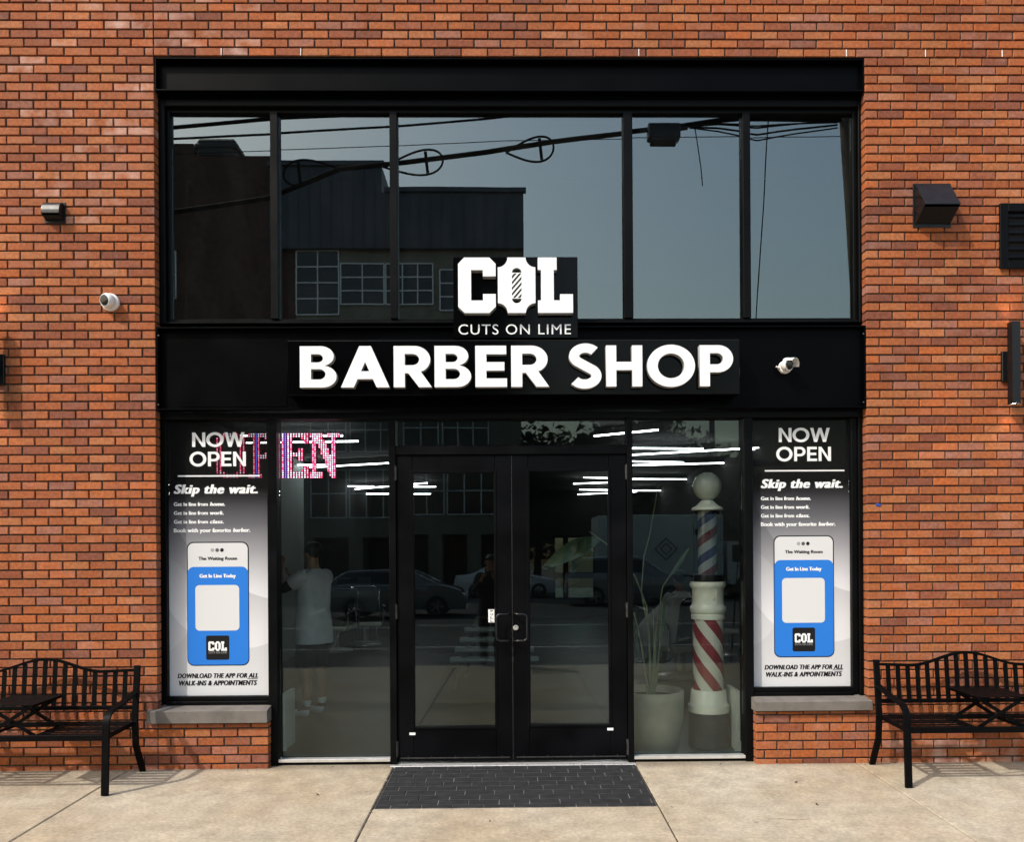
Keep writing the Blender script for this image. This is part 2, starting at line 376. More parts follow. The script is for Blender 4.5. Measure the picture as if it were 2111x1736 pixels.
# ------------------------------------------------------------------ lettering
def arc(cx, cy, rx, ry, a0, a1, n=14):
    return [(cx + rx * math.cos(R(a0 + (a1 - a0) * i / n)), cy + ry * math.sin(R(a0 + (a1 - a0) * i / n))) for i in range(n + 1)]
def stroke(path, t):
    k = len(path); L, Rr = [], []
    for i, p in enumerate(path):
        a = Vector(path[max(i - 1, 0)]); b = Vector(path[min(i + 1, k - 1)]); d = (b - a).normalized(); n = Vector((-d.y, d.x)) * t / 2
        L.append((p[0] + n.x, p[1] + n.y)); Rr.append((p[0] - n.x, p[1] - n.y))
    return L + Rr[::-1]
def bowl(x, w, y0, y1):                                                # a D shape against x
    r = (y1 - y0) / 2; rx = min(r * 1.02, w * .75)
    return [(x, y0), (x + w - rx, y0)] + arc(x + w - rx, (y0 + y1) / 2, rx, r, -90, 90, 16)[1:-1] + [(x + w - rx, y1), (x, y1)]
def glyph(ch, t=.215):
    """geometric sans capitals, cap height 1 -> (contours, advance)"""
    h = t / 2
    if ch == 'E':
        w = .64; a = t * .92
        return [[(0, 0), (w, 0), (w, a), (t, a), (t, .5 - a / 2), (w * .92, .5 - a / 2), (w * .92, .5 + a / 2), (t, .5 + a / 2), (t, 1 - a), (w * .98, 1 - a), (w * .98, 1), (0, 1)]], w
    if ch == 'H':
        w = .80; a = t * .45
        return [[(0, 0), (t, 0), (t, .5 - a), (w - t, .5 - a), (w - t, 0), (w, 0), (w, 1), (w - t, 1), (w - t, .5 + a), (t, .5 + a), (t, 1), (0, 1)]], w
    if ch == 'N':
        w = .80; k = 1.55 * t
        return [[(0, 0), (t, 0), (t, 1 - k), (w - t * .98, 0), (w, 0), (w, 1), (w - t, 1), (w - t, k), (t * .98, 1), (0, 1)]], w
    if ch == 'A':
        w = .98; m = w / 2; e = t * .52; y0, y1 = .20, .20 + t * .85
        lx = lambda y: m - e - (m - e) * (1 - y)            # outer left edge x at height y
        ix = lambda y: lx(y) + t * 1.16
        top = 1 - (m - ix(0)) / ((m - e)) - .0
        yt = (m - ix(0)) / (m - e)                          # height where the inner edges meet
        return [[(0, 0), (ix(0), 0), (ix(y0), y0), (w - ix(y0), y0), (w - ix(0), 0), (w, 0), (m + e, 1), (m - e, 1)],
                [(ix(y1), y1), (w - ix(y1), y1), (m, yt)]], w
    if ch == 'B':
        w = .74; a = t * .86; m = .525
        out = [(0, 0)] + [(w - .28, 0)] + arc(w - .28, m / 2, .28, m / 2, -90, 78, 14)[1:] + arc(w - .325, (1 + m) / 2 - .005, .27, (1 - m) / 2 + .005, -72, 90, 14) + [(0, 1)]
        return [out, bowl(t, w - t * 1.0 - t, a, m - a * .42), bowl(t, w - t * 1.0 - t - .05, m + a * .42, 1 - a)], w
    if ch in 'RP':
        w = .74; a = t * .86; m = .36
        if ch == 'P':
            o = [(0, 0), (t, 0), (t, m - .02), (w - .33, m - .02)] + arc(w - .33, (1 + m) / 2 - .01, .33, (1 - m) / 2 + .01, -90, 90, 18)[1:] + [(0, 1)]
        else:
            o = [(0, 0), (t, 0), (t, m - .02), (w * .40, m - .02), (w - t * 1.02, 0), (w + .03, 0), (w * .74, m + .02)] + arc(w - .33, (1 + m) / 2 - .01, .33, (1 - m) / 2 + .01, -55, 90, 16) + [(0, 1)]
        return [o, bowl(t, w - 2 * t, m - .02 + a, 1 - a)], w
    if ch == 'O':
        w = 1.06
        return [arc(w / 2, .5, w / 2, .515, 0, 360, 44)[:-1], arc(w / 2, .5, w / 2 - t * 1.05, .515 - t * .95, 0, 360, 44)[:-1]], w
    if ch == 'C':
        w = .92
        return [stroke(arc(.52, .5, .52 - h, .515 - h, 48, 312, 34), t)], w
    if ch == 'S':
        w = .72; r = .285
        p = arc(w / 2 + .01, .745, .25, .255 - h * .55, 38, 90, 6) + arc(w / 2 + .01, .745, .25, .255 - h * .55, 90, 238, 14)[1:] + \
            arc(w / 2 - .01, .262, .26, .262 - h * .55, 62, -90, 15) + arc(w / 2 - .01, .262, .26, .262 - h * .55, -90, -146, 6)[1:]
        return [stroke(p, t)], w
    if ch == 'W':
        w = 1.22; q = t * 1.05
        return [[(0, 1), (q, 1), (.335, .36), (.335 + .0, .36), (w / 2 - q * .46, 1), (w / 2 + q * .46, 1), (w - .335, .36), (w - q, 1), (w, 1), (w - .335 + q * .48, 0), (w - .335 - q * .48, 0), (w / 2, .66), (.335 + q * .48, 0), (.335 - q * .48, 0)]], w
    return [], .38
def contours_mesh(name, contours, depth, place):
    """filled outlines -> solid flat letters; place maps (u, v) to world X, Z; front face at y, body `depth` behind"""
    cu = bpy.data.curves.new(name, 'CURVE'); cu.dimensions = '2D'; cu.fill_mode = 'BOTH'; cu.extrude = depth / 2
    for c in contours:
        sp = cu.splines.new('POLY'); sp.points.add(len(c) - 1); sp.use_cyclic_u = True
        for i, p in enumerate(c):
            q = place(*p); sp.points[i].co = (q[0], q[1], 0, 1)
    o = bpy.data.objects.new(name, cu); COL.objects.link(o)
    me = modmesh(o, name); bpy.data.objects.remove(o); bpy.data.curves.remove(cu)
    return me
def stand(me, y, depth, mats, side=True):
    """lay a curve mesh (XY plane) upright so that its front is at Y = y"""
    me.transform(Matrix.Translation((0, y + depth / 2, 0)) @ Matrix.Rotation(R(90), 4, 'X'))
    me.materials.clear()
    for m_ in mats: me.materials.append(m_)
    if len(mats) > 1:
        for p in me.polygons: p.material_index = 0 if p.normal.y < -.7 else 1
    else:
        for p in me.polygons: p.material_index = 0
    me.update(); return me
def word_contours(text, t, gap=.10, space=.40):
    out, x = [], 0
    for ch in text:
        if ch == ' ': x += space; continue
        cs, w = glyph(ch, t)
        out += [[(a + x, b) for a, b in c] for c in cs]; x += w + gap
    return out, x - gap
def fit_words(name, text, t, box, y, depth, mats, parent, gap=.10, space=.40):
    cs, W = word_contours(text, t, gap, space); x0, x1, z0, z1 = box
    me = contours_mesh(name, cs, depth, lambda u, v: (x0 + (x1 - x0) * u / W, z0 + (z1 - z0) * v))
    return link(name, stand(me, y, depth, mats), parent)
def font_mesh(text, bold=0.0, shear=0.0, gap=1.0):
    cu = bpy.data.curves.new('t', 'FONT'); cu.body = text; cu.offset = bold; cu.shear = shear; cu.space_character = gap; cu.resolution_u = 4
    o = bpy.data.objects.new('t', cu); COL.objects.link(o); me = modmesh(o, 't'); bpy.data.objects.remove(o); bpy.data.curves.remove(cu)
    return me
def font_fit(me, box, ref=None):
    """scale a text mesh into x0,x1,z0,z1; ref gives the (z-min, z-max) of the glyph box to map"""
    xs = [v.co.x for v in me.vertices]; ys = [v.co.y for v in me.vertices]
    a, b = min(xs), max(xs); c, d = ref or (min(ys), max(ys)); x0, x1, z0, z1 = box
    for v in me.vertices:
        v.co = ((v.co.x - a) / (b - a) * (x1 - x0) + x0, (v.co.y - c) / (d - c) * (z1 - z0) + z0, 0)
    return me
def join_meshes(name, mes):
    bm = bmesh.new()
    for me in mes: bm.from_mesh(me)
    out = bpy.data.meshes.new(name); bm.to_mesh(out); bm.free(); return out
def rrect(x0, x1, y0, y1, r, n=6):
    return arc(x1 - r, y1 - r, r, r, 0, 90, n) + arc(x0 + r, y1 - r, r, r, 90, 180, n) + arc(x0 + r, y0 + r, r, r, 180, 270, n) + arc(x1 - r, y0 + r, r, r, 270, 360, n)
def clip(poly, axis, lim, keep_less):
    out = []
    for i, p in enumerate(poly):
        q = poly[(i + 1) % len(poly)]
        pi = (p[axis] <= lim) == keep_less; qi = (q[axis] <= lim) == keep_less
        if pi: out.append(p)
        if pi != qi:
            k = (lim - p[axis]) / (q[axis] - p[axis]); out.append((p[0] + (q[0] - p[0]) * k, p[1] + (q[1] - p[1]) * k))
    return out
def logo_contours(stripes=True):
    """the slab COL monogram, in the px of a 340 x 220 crop enlarged 6.2 times, y down"""
    C = [(280, 60), (665, 60), (760, 155), (760, 345), (565, 345), (565, 250), (385, 250), (385, 710), (565, 710), (565, 612), (760, 612), (760, 805), (660, 900), (285, 900), (188, 805), (188, 155)]
    O = arc(1365, 60, 148, 148, 180, 90, 8) + arc(1365, 900, 148, 148, 270, 180, 8) + arc(792, 900, 148, 148, 0, -90, 8) + arc(792, 60, 148, 148, 90, 0, 8)
    L = [(1403, 60), (1690, 60), (1690, 250), (1645, 250), (1645, 710), (1740, 710), (1740, 617), (1937, 617), (1937, 900), (1403, 900), (1403, 710), (1450, 710), (1450, 250), (1403, 250)]
    out = [C, O, L]
    if stripes:
        out.append(arc(1080, 290, 73, 72, 180, 360, 12))
        out.append(arc(1080, 682, 73, 70, 0, 180, 12))
        for y in (360, 446, 532, 618, 704, 790):
            p = [(1007, y - 17), (1153, y - 185), (1153, y - 143), (1007, y + 25)]
            p = clip(clip(p, 1, 300, False), 1, 672, True)
            if len(p) > 2: out.append(p)
    else:
        out.append(rrect(1010, 1150, 230, 740, 60))
    return out

# ================================================================== THE SHOP BUILDING
YF, YG = .085, .145                                  # front of the window frames, plane of the glass
XL, XR = X(320, 700), X(1786.5, 700)                 # brick jambs of the big opening
ZLIN = Z(116)                                        # underside of the brick above
COURSE, MOD, JT = .0668, .2005, .0122
ZL0, ZL1 = Z(1492, -.03, 430), Z(1466, -.03, 430)    # left stone sill, front edge
ZR0, ZR1 = Z(1466, -.03, 1680), Z(1446, -.03, 1680)  # right stone sill
XKL, XKR = X(553, 1540), X(1559, 1540)               # inner ends of the low brick walls
WX, WTOP = 7.2, 6.9
bld = thing('shop_building', (0, 0, 0), 'red orange brick building with a tall black framed shopfront filling its middle', 'building')

def brick_mesh():
    mb = MB(); tones = []
    pal = [((.345, .102, .034), 34), ((.31, .086, .029), 28), ((.255, .072, .030), 18), ((.38, .128, .046), 13), ((.205, .064, .034), 7), ((.29, .106, .060), 8), ((.38, .100, .028), 8)]
    bag = [c for c, n in pal for _ in range(n)]
    def brick(x0, x1, z0, z1, ends):
        c = .0028; j = lambda a: random.uniform(-a, a)
        y = j(.0012); x0 += j(.001); x1 += j(.001); z0 += j(.0008); z1 += j(.0008); yb = .10
        vs = [(x0, y + c, z0), (x1, y + c, z0), (x1, y + c, z1), (x0, y + c, z1), (x0 + c, y, z0 + c), (x1 - c, y, z0 + c), (x1 - c, y, z1 - c), (x0 + c, y, z1 - c),
              (x0, yb, z0), (x1, yb, z0), (x1, yb, z1), (x0, yb, z1)]
        mb.add(vs, [(4, 5, 6, 7), (0, 1, 5, 4), (1, 2, 6, 5), (2, 3, 7, 6), (3, 0, 4, 7), (0, 8, 9, 1), (1, 9, 10, 2), (2, 10, 11, 3), (3, 11, 8, 0)])
        for q in (4, 5, 6, 7):
            v = mb.v[len(mb.v) - 12 + q]
            mb.v[len(mb.v) - 12 + q] = (v[0] + j(.0011), v[1] + j(.0006), v[2] + j(.0011))
        if random.random() < .10:                       # a knocked corner
            q = random.choice((4, 5, 6, 7)); v = mb.v[len(mb.v) - 12 + q]; e_ = random.uniform(.004, .010)
            mb.v[len(mb.v) - 12 + q] = (v[0] + (e_ if q in (4, 7) else -e_) * 1.4, v[1] + .001, v[2] + (e_ if q in (4, 5) else -e_) * .8)
        t = random.choice(bag); k = random.uniform(.90, 1.10)
        mx, mz = (x0 + x1) / 2, (z0 + z1) / 2
        eff = random.random() ** 3 * .22
        if XL - 1.0 < mx < XL + 1.0 and mz > 4.1 and random.random() < (.22 if mx < 0 else .08): eff = random.uniform(.35, .95)
        if mz < .16 and mx > XR and random.random() < .7: eff = random.uniform(.5, 1)
        if abs(mx) > 3.9 and 3.1 < mz < 3.9 and mx > 0 and random.random() < .3: eff = random.uniform(.2, .8)
        tones.extend([(t[0] * k, t[1] * k, t[2] * k, eff)] * 9)
    def region(x0, x1, z0, z1, anchor, flip=0, dx=0):
        """running bond laid from `anchor`, cut to x0..x1"""
        row = math.floor((z0 - ZLIN) / COURSE + .5)
        while True:
            a = ZLIN + row * COURSE; b = a + COURSE
            if a > z1 - .01: break
            za, zb = max(a, z0) + JT / 2, min(b, z1) - JT / 2
            if zb - za > .012:
                off = (MOD / 2 if (row + flip) % 2 else 0) + dx + random.uniform(-.004, .004)
                k = math.floor((x0 - anchor - off) / MOD) - 1
                while True:
                    xa = anchor + off + k * MOD; xb = xa + MOD; k += 1
                    if xa > x1: break
                    p, q = max(xa, x0), min(xb, x1)
                    if q - p < .03: continue
                    if x1 - q < .03: q = x1
                    if p - x0 < .03: p = x0
                    brick(p + (JT / 2 if p > x0 + 1e-6 else .0005), q - (JT / 2 if q < x1 - 1e-6 else .0005), za, zb, 0)
            row += 1
    base = -.30
    region(-WX, XL, base, ZLIN, XL, 1)
    region(XR, WX, base, ZLIN, XR, 0)
    region(-WX, XL - .004, ZLIN, WTOP, XL, 1, .03)
    region(XL + .004, WX, ZLIN, WTOP, XL + .11)
    region(XL + .005, XKL, base, ZL0 - .004, XL + .1)
    region(XKR, XR - .005, base, ZR0 - .004, XR)
    nb = len(mb.f)
    g = .012
    for x0, x1, z0, z1 in ((-WX, XL - .006, base, WTOP), (XR + .006, WX, base, WTOP), (XL - .006, XR + .006, ZLIN + .006, WTOP), (XL - .006, XKL - .006, base, ZL0 - .01), (XKR + .006, XR + .006, base, ZR0 - .01)):
        mb.box(x0, x1, g, .098, z0, z1, 1)
    tones.extend([(.1, .1, .1, 0)] * (len(mb.f) - nb))
    me = bpy.data.meshes.new('brick_wall'); me.from_pydata(mb.v, [], mb.f)
    me.materials.append(M['brick']); me.materials.append(M['cement']); me.polygons.foreach_set('material_index', mb.m)
    a = me.attributes.new('brick_tone', 'FLOAT_COLOR', 'FACE')
    a.data.foreach_set('color', [c for t in tones for c in t]); me.update()
    return me
link('brick_wall', brick_mesh(), bld)

# solid wall core behind the brick skin, side and back walls, roof
mb = MB()
for x0, x1, z0, z1 in ((-WX, XL - .05, -.3, WTOP), (XR + .05, WX, -.3, WTOP), (XL - .05, XR + .05, ZLIN + .05, WTOP)):
    mb.box(x0, x1, .10, .32, z0, z1)
for x0, x1, zz_ in ((XL - .05, XKL - .07, ZL0), (XKR + .07, XR + .05, ZR0)): mb.box(x0, x1, .10, .22, -.3, zz_ - .02)
mb.build('wall_core', M['dark_wall'], bld)
MB().box(-WX, WX, 0.33, 14.4, WTOP - .35, WTOP - .2).build('roof', M['ceiling'], bld)
mb = MB().box(-WX, -WX + .2, .33, 14.4, -.3, WTOP - .36).box(WX - .2, WX, .33, 14.4, -.3, WTOP - .36)
bx0, bx1, bz0, bz1 = 1.04, 2.10, .46, 2.09
mb.box(-WX + .2, bx0, 14.2, 14.4, -.3, WTOP - .36).box(bx1, WX - .2, 14.2, 14.4, -.3, WTOP - .36).box(bx0, bx1, 14.2, 14.4, bz1, WTOP - .36).box(bx0, bx1, 14.2, 14.4, -.3, bz0)
mb.build('rear_wall', M['dark_wall'], bld)
bw = MB()
for x, w_ in ((bx0, .05), (bx0 + .25, .13), (bx1 - .05, .05)): bw.box(x, x + w_, 14.22, 14.30, bz0, bz1)
bw.box(bx0 + .051, bx1 - .051, 14.23, 14.29, bz0, bz0 + .06).box(bx0 + .051, bx1 - .051, 14.23, 14.29, bz1 - .06, bz1).box(bx0 + .051, bx1 - .051, 14.23, 14.29, 1.00, 1.16)
bw = bw.build('rear_window', M['frame'], bld)
MB().box(bx0 + .02, bx1 - .02, 14.255, 14.262, bz0 + .02, bz1 - .02).build('rear_pane', glass('grey_rear_glass', .05, (.40, .45, .43)), bw)
mb = MB()                                             # shop partitions, ceiling and the upper room
mb.box(-3.62, -3.50, 5.7, 7.5, .0, 3.19)
mb.build('white_partition', M['white_wall'], bld)
MB().box(-3.62, -3.50, 7.51, 14.19, 0, 3.19).build('dark_partition', M['dark_wall'], bld)
MB().box(-3.62, -3.50, .33, 5.69, 0, 3.19).build('dark_partition', M['dark_wall'], bld)
MB().box(3.5, 3.62, .33, 14.19, 0, 3.2).build('dark_partition', M['dark_wall'], bld)
MB().box(-3.7, 3.7, .21, 14.19, 3.2, 3.34).build('shop_ceiling', M['ceiling'], bld)
MB().box(-4.2, 4.2, 4.4, 4.5, 3.35, 6.5).box(-4.3, -4.2, .33, 4.5, 3.35, 6.5).box(4.2, 4.3, .33, 4.5, 3.35, 6.5).build('upper_room', M['dark_wall'], bld)
tag(MB().box(-6.9, 6.9, .10, 14.19, -.12, -.004).build('shop_floor', M['floor']), kind='structure')

# stone sills, black steel lintel and sign band
def sill(x0, x1, a, b):
    return MB().strip([(.16, b + .035), (-.035, b), (-.039, b - .004), (-.039, a + .003), (-.035, a), (.16, a)], x0, x1)
sill(X(303, 1480, -.03), X(551, 1480, -.03), ZL0, ZL1).build('window_sill', M['sill'], bld)
sill(X(1557, 1455, -.03), X(1798, 1455, -.03), ZR0, ZR1).build('window_sill', M['sill'], bld)
a, b = XL + .003, XR - .003
zt, zb = ZLIN - .004, Z(186, .02)
mb = MB().box(a, b, .060, .10, Z(206, .085), zt).cbox(a, b, .008, .059, zt - .012, zt, .002).cbox(a, b, .004, .059, zb - .012, zb, .002)
for x in (a, b - .010): mb.box(x, x + .010, .010, .059, zb, zt - .012)
lint = mb.build('lintel_channel', M['steel'], bld)
bt, bb = Z(672, .005), Z(843, .005)
mb = MB().box(a, b, .050, .082, bb + .012, bt - .012).cbox(a, b, .006, .082, bt - .012, bt, .002).cbox(a, b, .002, .082, bb, bb + .012, .002)
for x in (a, b - .012): mb.box(x, x + .012, .008, .050, bb + .012, bt - .012)
band = mb.build('sign_band', M['steel'], bld)
pl = MB().cbox(X(374, 800, .046), X(592, 800, .046), .046, .0495, bb + .03, Z(760, .046), .001)
pl.build('cover_plate', M['steel'], band)
for px in (325, 1782):
    for py in (690, 832):
        MB().ball((X(px, py, .006) + (.006 if px < 1000 else -.006), .006, Z(py, .006)), .007, (1, .5, 1), 10).build('rivet', M['hinge'], band, True)

# window frames: two-step black aluminium sections
def px_box(mb, x0, x1, y0, y1, ya, yb, c=.003, refx=1055, refy=700):
    """box whose front face covers these photo pixels at depth ya"""
    return mb.cbox(X(x0, (y0 + y1) / 2, ya), X(x1, (y0 + y1) / 2, ya), ya, yb, Z(y1, ya, (x0 + x1) / 2), Z(y0, ya, (x0 + x1) / 2), c)
def zz(py, y=YF): return Z(py, y)
up = MB()
zt, zb = zz(205), zz(667)
up.cbox(XL + .002, X(342, 450, YF), YF - .015, .20, zb, zt).cbox(X(1769, 450, YF), XR - .002, YF - .015, .20, zb, zt)
xa, xb = X(342, 450, YF), X(1769, 450, YF)
up.cbox(xa, xb, YF - .013, .20, zz(220), zt).cbox(xa, xb, YF - .013, .20, zb, zz(662))
up.cbox(xa, X(351, 450, YF + .02), YF + .02, .19, zz(662), zz(220)).cbox(X(1759, 450, YF + .02), xb, YF + .02, .19, zz(662), zz(220))
xa2, xb2 = X(351, 450, YF + .02), X(1759, 450, YF + .02)
up.cbox(xa2, xb2, YF + .022, .19, zz(229), zz(220)).cbox(xa2, xb2, YF + .022, .19, zz(662), zz(655))
muls_u = [(557, 577), (803.5, 821), (1284, 1305), (1528, 1548)]
edges = [xa2]
for p, q in muls_u:
    x0, x1 = (X(p, 450, YF), X(q, 450, YG)) if p < 1055 else (X(p, 450, YG), X(q, 450, YF))
    up.cbox(x0, x1, YF + .004, .185, zz(655) - .002, zz(229) + .002, .003); edges += [x0, x1]
edges.append(xb2)
upf = up.build('upper_window_frame', M['frame'], bld)
for i in range(5):
    link('glass_pane', pane(edges[2 * i] + .001, edges[2 * i + 1] - .001, YG - .003, YG + .003, zz(655), zz(229)).mesh('upper_pane', M['glass_up']), upf)

lo = MB()
zt = zz(850)
zPL, zPR = Z(1437, YF, 447), Z(1418, YF, 1655)        # bottoms of the poster panes
z0 = .0
lo.cbox(XL + .004, XR - .004, YF - .016, .20, zz(863), zt)                                         # head
xl1, xr1 = X(342, 1150, YF), X(1758, 1150, YF)
lo.cbox(XL + .004, X(331, 1150, YF), YF - .012, .20, ZL1 + .02, zz(863)).cbox(X(331, 1150, YF), xl1, YF + .012, .19, ZL1 + .02, zz(863))
lo.cbox(X(1770, 1150, YF), XR - .004, YF - .012, .20, ZR1 + .02, zz(863)).cbox(xr1, X(1770, 1150, YF), YF + .012, .19, ZR1 + .02, zz(863))
mul = {'a': (553, 577), 'b': (803, 819.5), 'c': (1291, 1305), 'd': (1530, 1552.5)}
mx = {}
for k, (p, q) in mul.items():
    mx[k] = (X(p, 1200, YF), X(q, 1200, YG)) if p < 1055 else (X(p, 1200, YG), X(q, 1200, YF)); lo.cbox(mx[k][0], mx[k][1], YF - .014, .20, -.03, zz(863))
zR = zz(1418)
for x0, x1, zq, zs_ in ((xl1, mx['a'][0], zPL, ZL1), (mx['d'][1], xr1, zPR, ZR1)):
    lo.cbox(x0, x1, YF + .012, .19, zq - .035, zq).cbox(x0, x1, YF - .010, .185, zs_ + .02, zq - .035)
for x0, x1 in ((mx['a'][1], mx['b'][0]), (mx['c'][1], mx['d'][0])):
    lo.cbox(x0, x1, YF + .004, .19, -.03, zz(1569))
zTd = zz(938)
lo.cbox(mx['b'][1], mx['c'][0], YF - .010, .195, zTd + .003, zz(918))
lof = lo.build('shopfront_frame', M['frame'], bld)
for x0, x1 in ((mx['a'][1], mx['b'][0]), (mx['c'][1], mx['d'][0])):
    MB().cbox(x0 + .002, x1 - .002, YF - .012, YG - .006, zz(1568), zz(1562), .0015).build('sill_trim', M['alu'], lof)
for x0, x1, za, zb in ((xl1, mx['a'][0], zPL, zz(863)), (mx['a'][1], mx['b'][0], zz(1562), zz(863)), (mx['b'][1], mx['c'][0], zz(918), zz(863)),
                       (mx['c'][1], mx['d'][0], zz(1562), zz(863)), (mx['d'][1], xr1, zPR, zz(863))):
    link('glass_pane', pane(x0 + .001, x1 - .001, YG, YG + .006, za, zb).mesh('lower_pane', M['glass_low']), lof)
bl = MB()                                             # roller blind cassette lines seen at the very top of the panes
MB().cbox(mx['b'][1] - .05, mx['c'][0] + .05, .02, .16, -.06, zz(1578, .03), .003).build('threshold', M['alu'], bld)

# the pair of glazed doors
def door(xo, xi, gx0, gx1, gz0, gz1, hinge_px, left):
    ya, yb = YF + .004, YF + .050
    za, zb = zz(1569), zTd
    x0, x1 = min(xo, xi), max(xo, xi)
    m_ = MB()
    m_.cbox(x0, gx0, ya, yb, za, zb).cbox(gx1, x1, ya, yb, za, zb).cbox(gx0, gx1, ya + .0006, yb, za, gz0).cbox(gx0, gx1, ya + .0006, yb, gz1, zb)
    d = m_.build('door', M['door'], bld)
    t = .022; s = MB()
    s.cbox(gx0 - .012, gx0 + .010, ya - .006, ya + .02, gz0 - .012, gz1 + .012).cbox(gx1 - .010, gx1 + .012, ya - .006, ya + .02, gz0 - .012, gz1 + .012)
    s.cbox(gx0 + .010, gx1 - .010, ya - .0055, ya + .02, gz0 - .012, gz0 + .010).cbox(gx0 + .010, gx1 - .010, ya - .0055, ya + .02, gz1 - .010, gz1 + .012)
    s.build('glazing_bead', M['door'], d)
    link('glass_pane', pane(gx0 + .001, gx1 - .001, ya + .022, ya + .028, gz0 + .001, gz1 - .001).mesh('door_pane', M['glass_low']), d)
    for p, q in ((959, 990), (1244, 1275), (1526, 1559)):
        h = MB().tube([(X(hinge_px, 1200, YF - .01), ya - .012, Z(q, ya)), (X(hinge_px, 1200, YF - .01), ya - .012, Z(p, ya))], .0065, 10)
        h.cbox(X(hinge_px, 1200, YF) - .012, X(hinge_px, 1200, YF) + .012, ya - .010, ya - .003, Z(q, ya) + .004, Z(p, ya) - .004, .001)
        h.build('hinge', M['hinge'], d, True)
    # pull handle: a bent round bar
    s_ = -1 if left else 1; y1 = ya - .062
    h0, h1 = Z(1322, y1), Z(1267, y1); xs = X(1050 if left else 1060, 1294, ya); xo_ = xs + s_ * .098
    pts = [(xs, ya, h1 + .006), (xs, ya - .03, h1 + .004), (xs + s_ * .012, y1 + .008, h1 + .002), (xs + s_ * .03, y1, h1)]
    pts += [(xo_ - s_ * .03 + s_ * .03 * math.sin(R(a)), y1, h1 - .03 + .03 * math.cos(R(a))) for a in (10, 30, 50, 70, 90)]
    pts += [(xo_ - s_ * .03 + s_ * .03 * math.cos(R(a)), y1, h0 + .03 - .03 * math.sin(R(a))) for a in (0, 20, 40, 60, 80)]
    pts += [(xs + s_ * .03, y1, h0), (xs + s_ * .012, y1 + .008, h0 - .002), (xs, ya - .03, h0 - .004), (xs, ya, h0 - .006)]
    MB().tube(pts, .0085, 12).build('pull_handle', M['vent'], d, True)
    sw = MB()                                         # sweep strip with its screw clips
    sw.cbox(x0 + .02, x1 - .02, ya - .008, ya - .001, za + .022, za + .030, .001)
    for k in range(5):
        xx = x0 + .08 + k * (x1 - x0 - .16) / 4; sw.cbox(xx - .003, xx + .003, ya - .010, ya - .001, za + .018, za + .040, .001)
    sw.build('door_sweep', M['hinge'], d)
    return d
gxl = (X(851, 1200, YF), X(1021.5, 1200, YF)); gxr = (X(1090, 1200, YF), X(1257, 1200, YF))
dl = door(mx['b'][1] + .003, X(1054.6, 1200, YF), gxl[0], gxl[1], zz(1501), zz(972), 816, True)
dr = door(mx['c'][0] - .003, X(1057.4, 1200, YF), gxr[0], gxr[1], zz(1498), zz(970), 1293, False)
lk = MB().lathe([(.001, 0), (.0195, 0), (.021, .003), (.021, .010), (.017, .014), (.010, .0145), (.0095, .012), (.001, .012)], 24, mtx=Matrix.Translation((X(1063.4, 1295, YF), YF + .004, Z(1294.6, YF))) @ Matrix.Rotation(R(90), 4, 'X'))
lk.build('lock_cylinder', M['brushed'], dr, True)
MB().cbox(X(1055.2, 1250, YF), X(1056.8, 1250, YF), YF + .010, YF + .04, zz(1568), zTd, .0006).build('meeting_strip', M['hinge'], dl)
for d, px, py in ((dl, 850, 1512), (dr, 1258, 1506)):
    MB().cbox(X(px - 6, py, YF), X(px + 6.5, py, YF), YF + .0005, YF + .0035, Z(py + 2.6, YF), Z(py - 2.6, YF), .0006).build('white_label', M['white_face'], d)
# PULL plate on the left glass
x0, x1, za, zb = X(1006.5, 1270, YF), X(1020.5, 1270, YF), Z(1284, YF), Z(1257, YF)
pp = MB().cbox(x0, x1, YF + .021, YF + .0245, za, zb, .0006).build('pull_plate', M['white_face'], dl)
mes = []
for i, chx in enumerate('PULL'):
    h = (zb - za) / 4; zc = zb - h * i
    mes.append(font_fit(font_mesh(chx, .02), (x0 + (x1 - x0) * .32, x0 + (x1 - x0) * .68, zc - h * .86, zc - h * .16)))
me = join_meshes('pull_text', mes); stand(me, YF + .0203, 0, [M['cam_black']]); link('pull_lettering', me, dl)

# ================================================================== SIGNS
def P(px, py, y): return at(px, py, y)
# long box with the big words
yb_ = -.12
c0, c1 = P(592.5, 704, yb_), P(1525, 700, yb_)
zt_, zb_ = Z(701.5, yb_), Z(814, yb_)
sg = thing('fascia_sign', ((c0.x + c1.x) / 2, 0, zb_), 'long black box sign with white raised letters reading BARBER SHOP', 'sign')
def rel(o, root):                                     # keep world placement when parented to a moved root
    o.parent = root; o.matrix_parent_inverse = Matrix.Translation(-Vector(root.location)) if root.rotation_euler.z == 0 else root.matrix_basis.inverted(); return o
rel(MB().cbox(c0.x, c1.x, yb_, .0495, zb_, zt_, .004).build('sign_box', M['signbox']), sg)
rel(MB().cbox(c0.x - .001, c1.x + .001, yb_ + .012, yb_ + .018, zt_ + .0005, zt_ + .004, .001).build('top_trim', M['hinge']), sg)
yl = yb_ - .058
def word_box(p0, p1, y): return (p0, p1)
for txt, l, r in (('BARBER', 618, 1129), ('SHOP', 1172.5, 1511.5)):
    a0, a1 = P(l, 755, yl), P(r, 755, yl)
    t_, b_ = (Z(712.5, yl), Z(797.5, yl))
    rel(fit_words('lettering', txt, .225, (a0.x, a1.x, b_, t_), yl, .058, [M['white_face'], M['letter_side']], None, gap=.085 if txt == 'BARBER' else .105), sg)
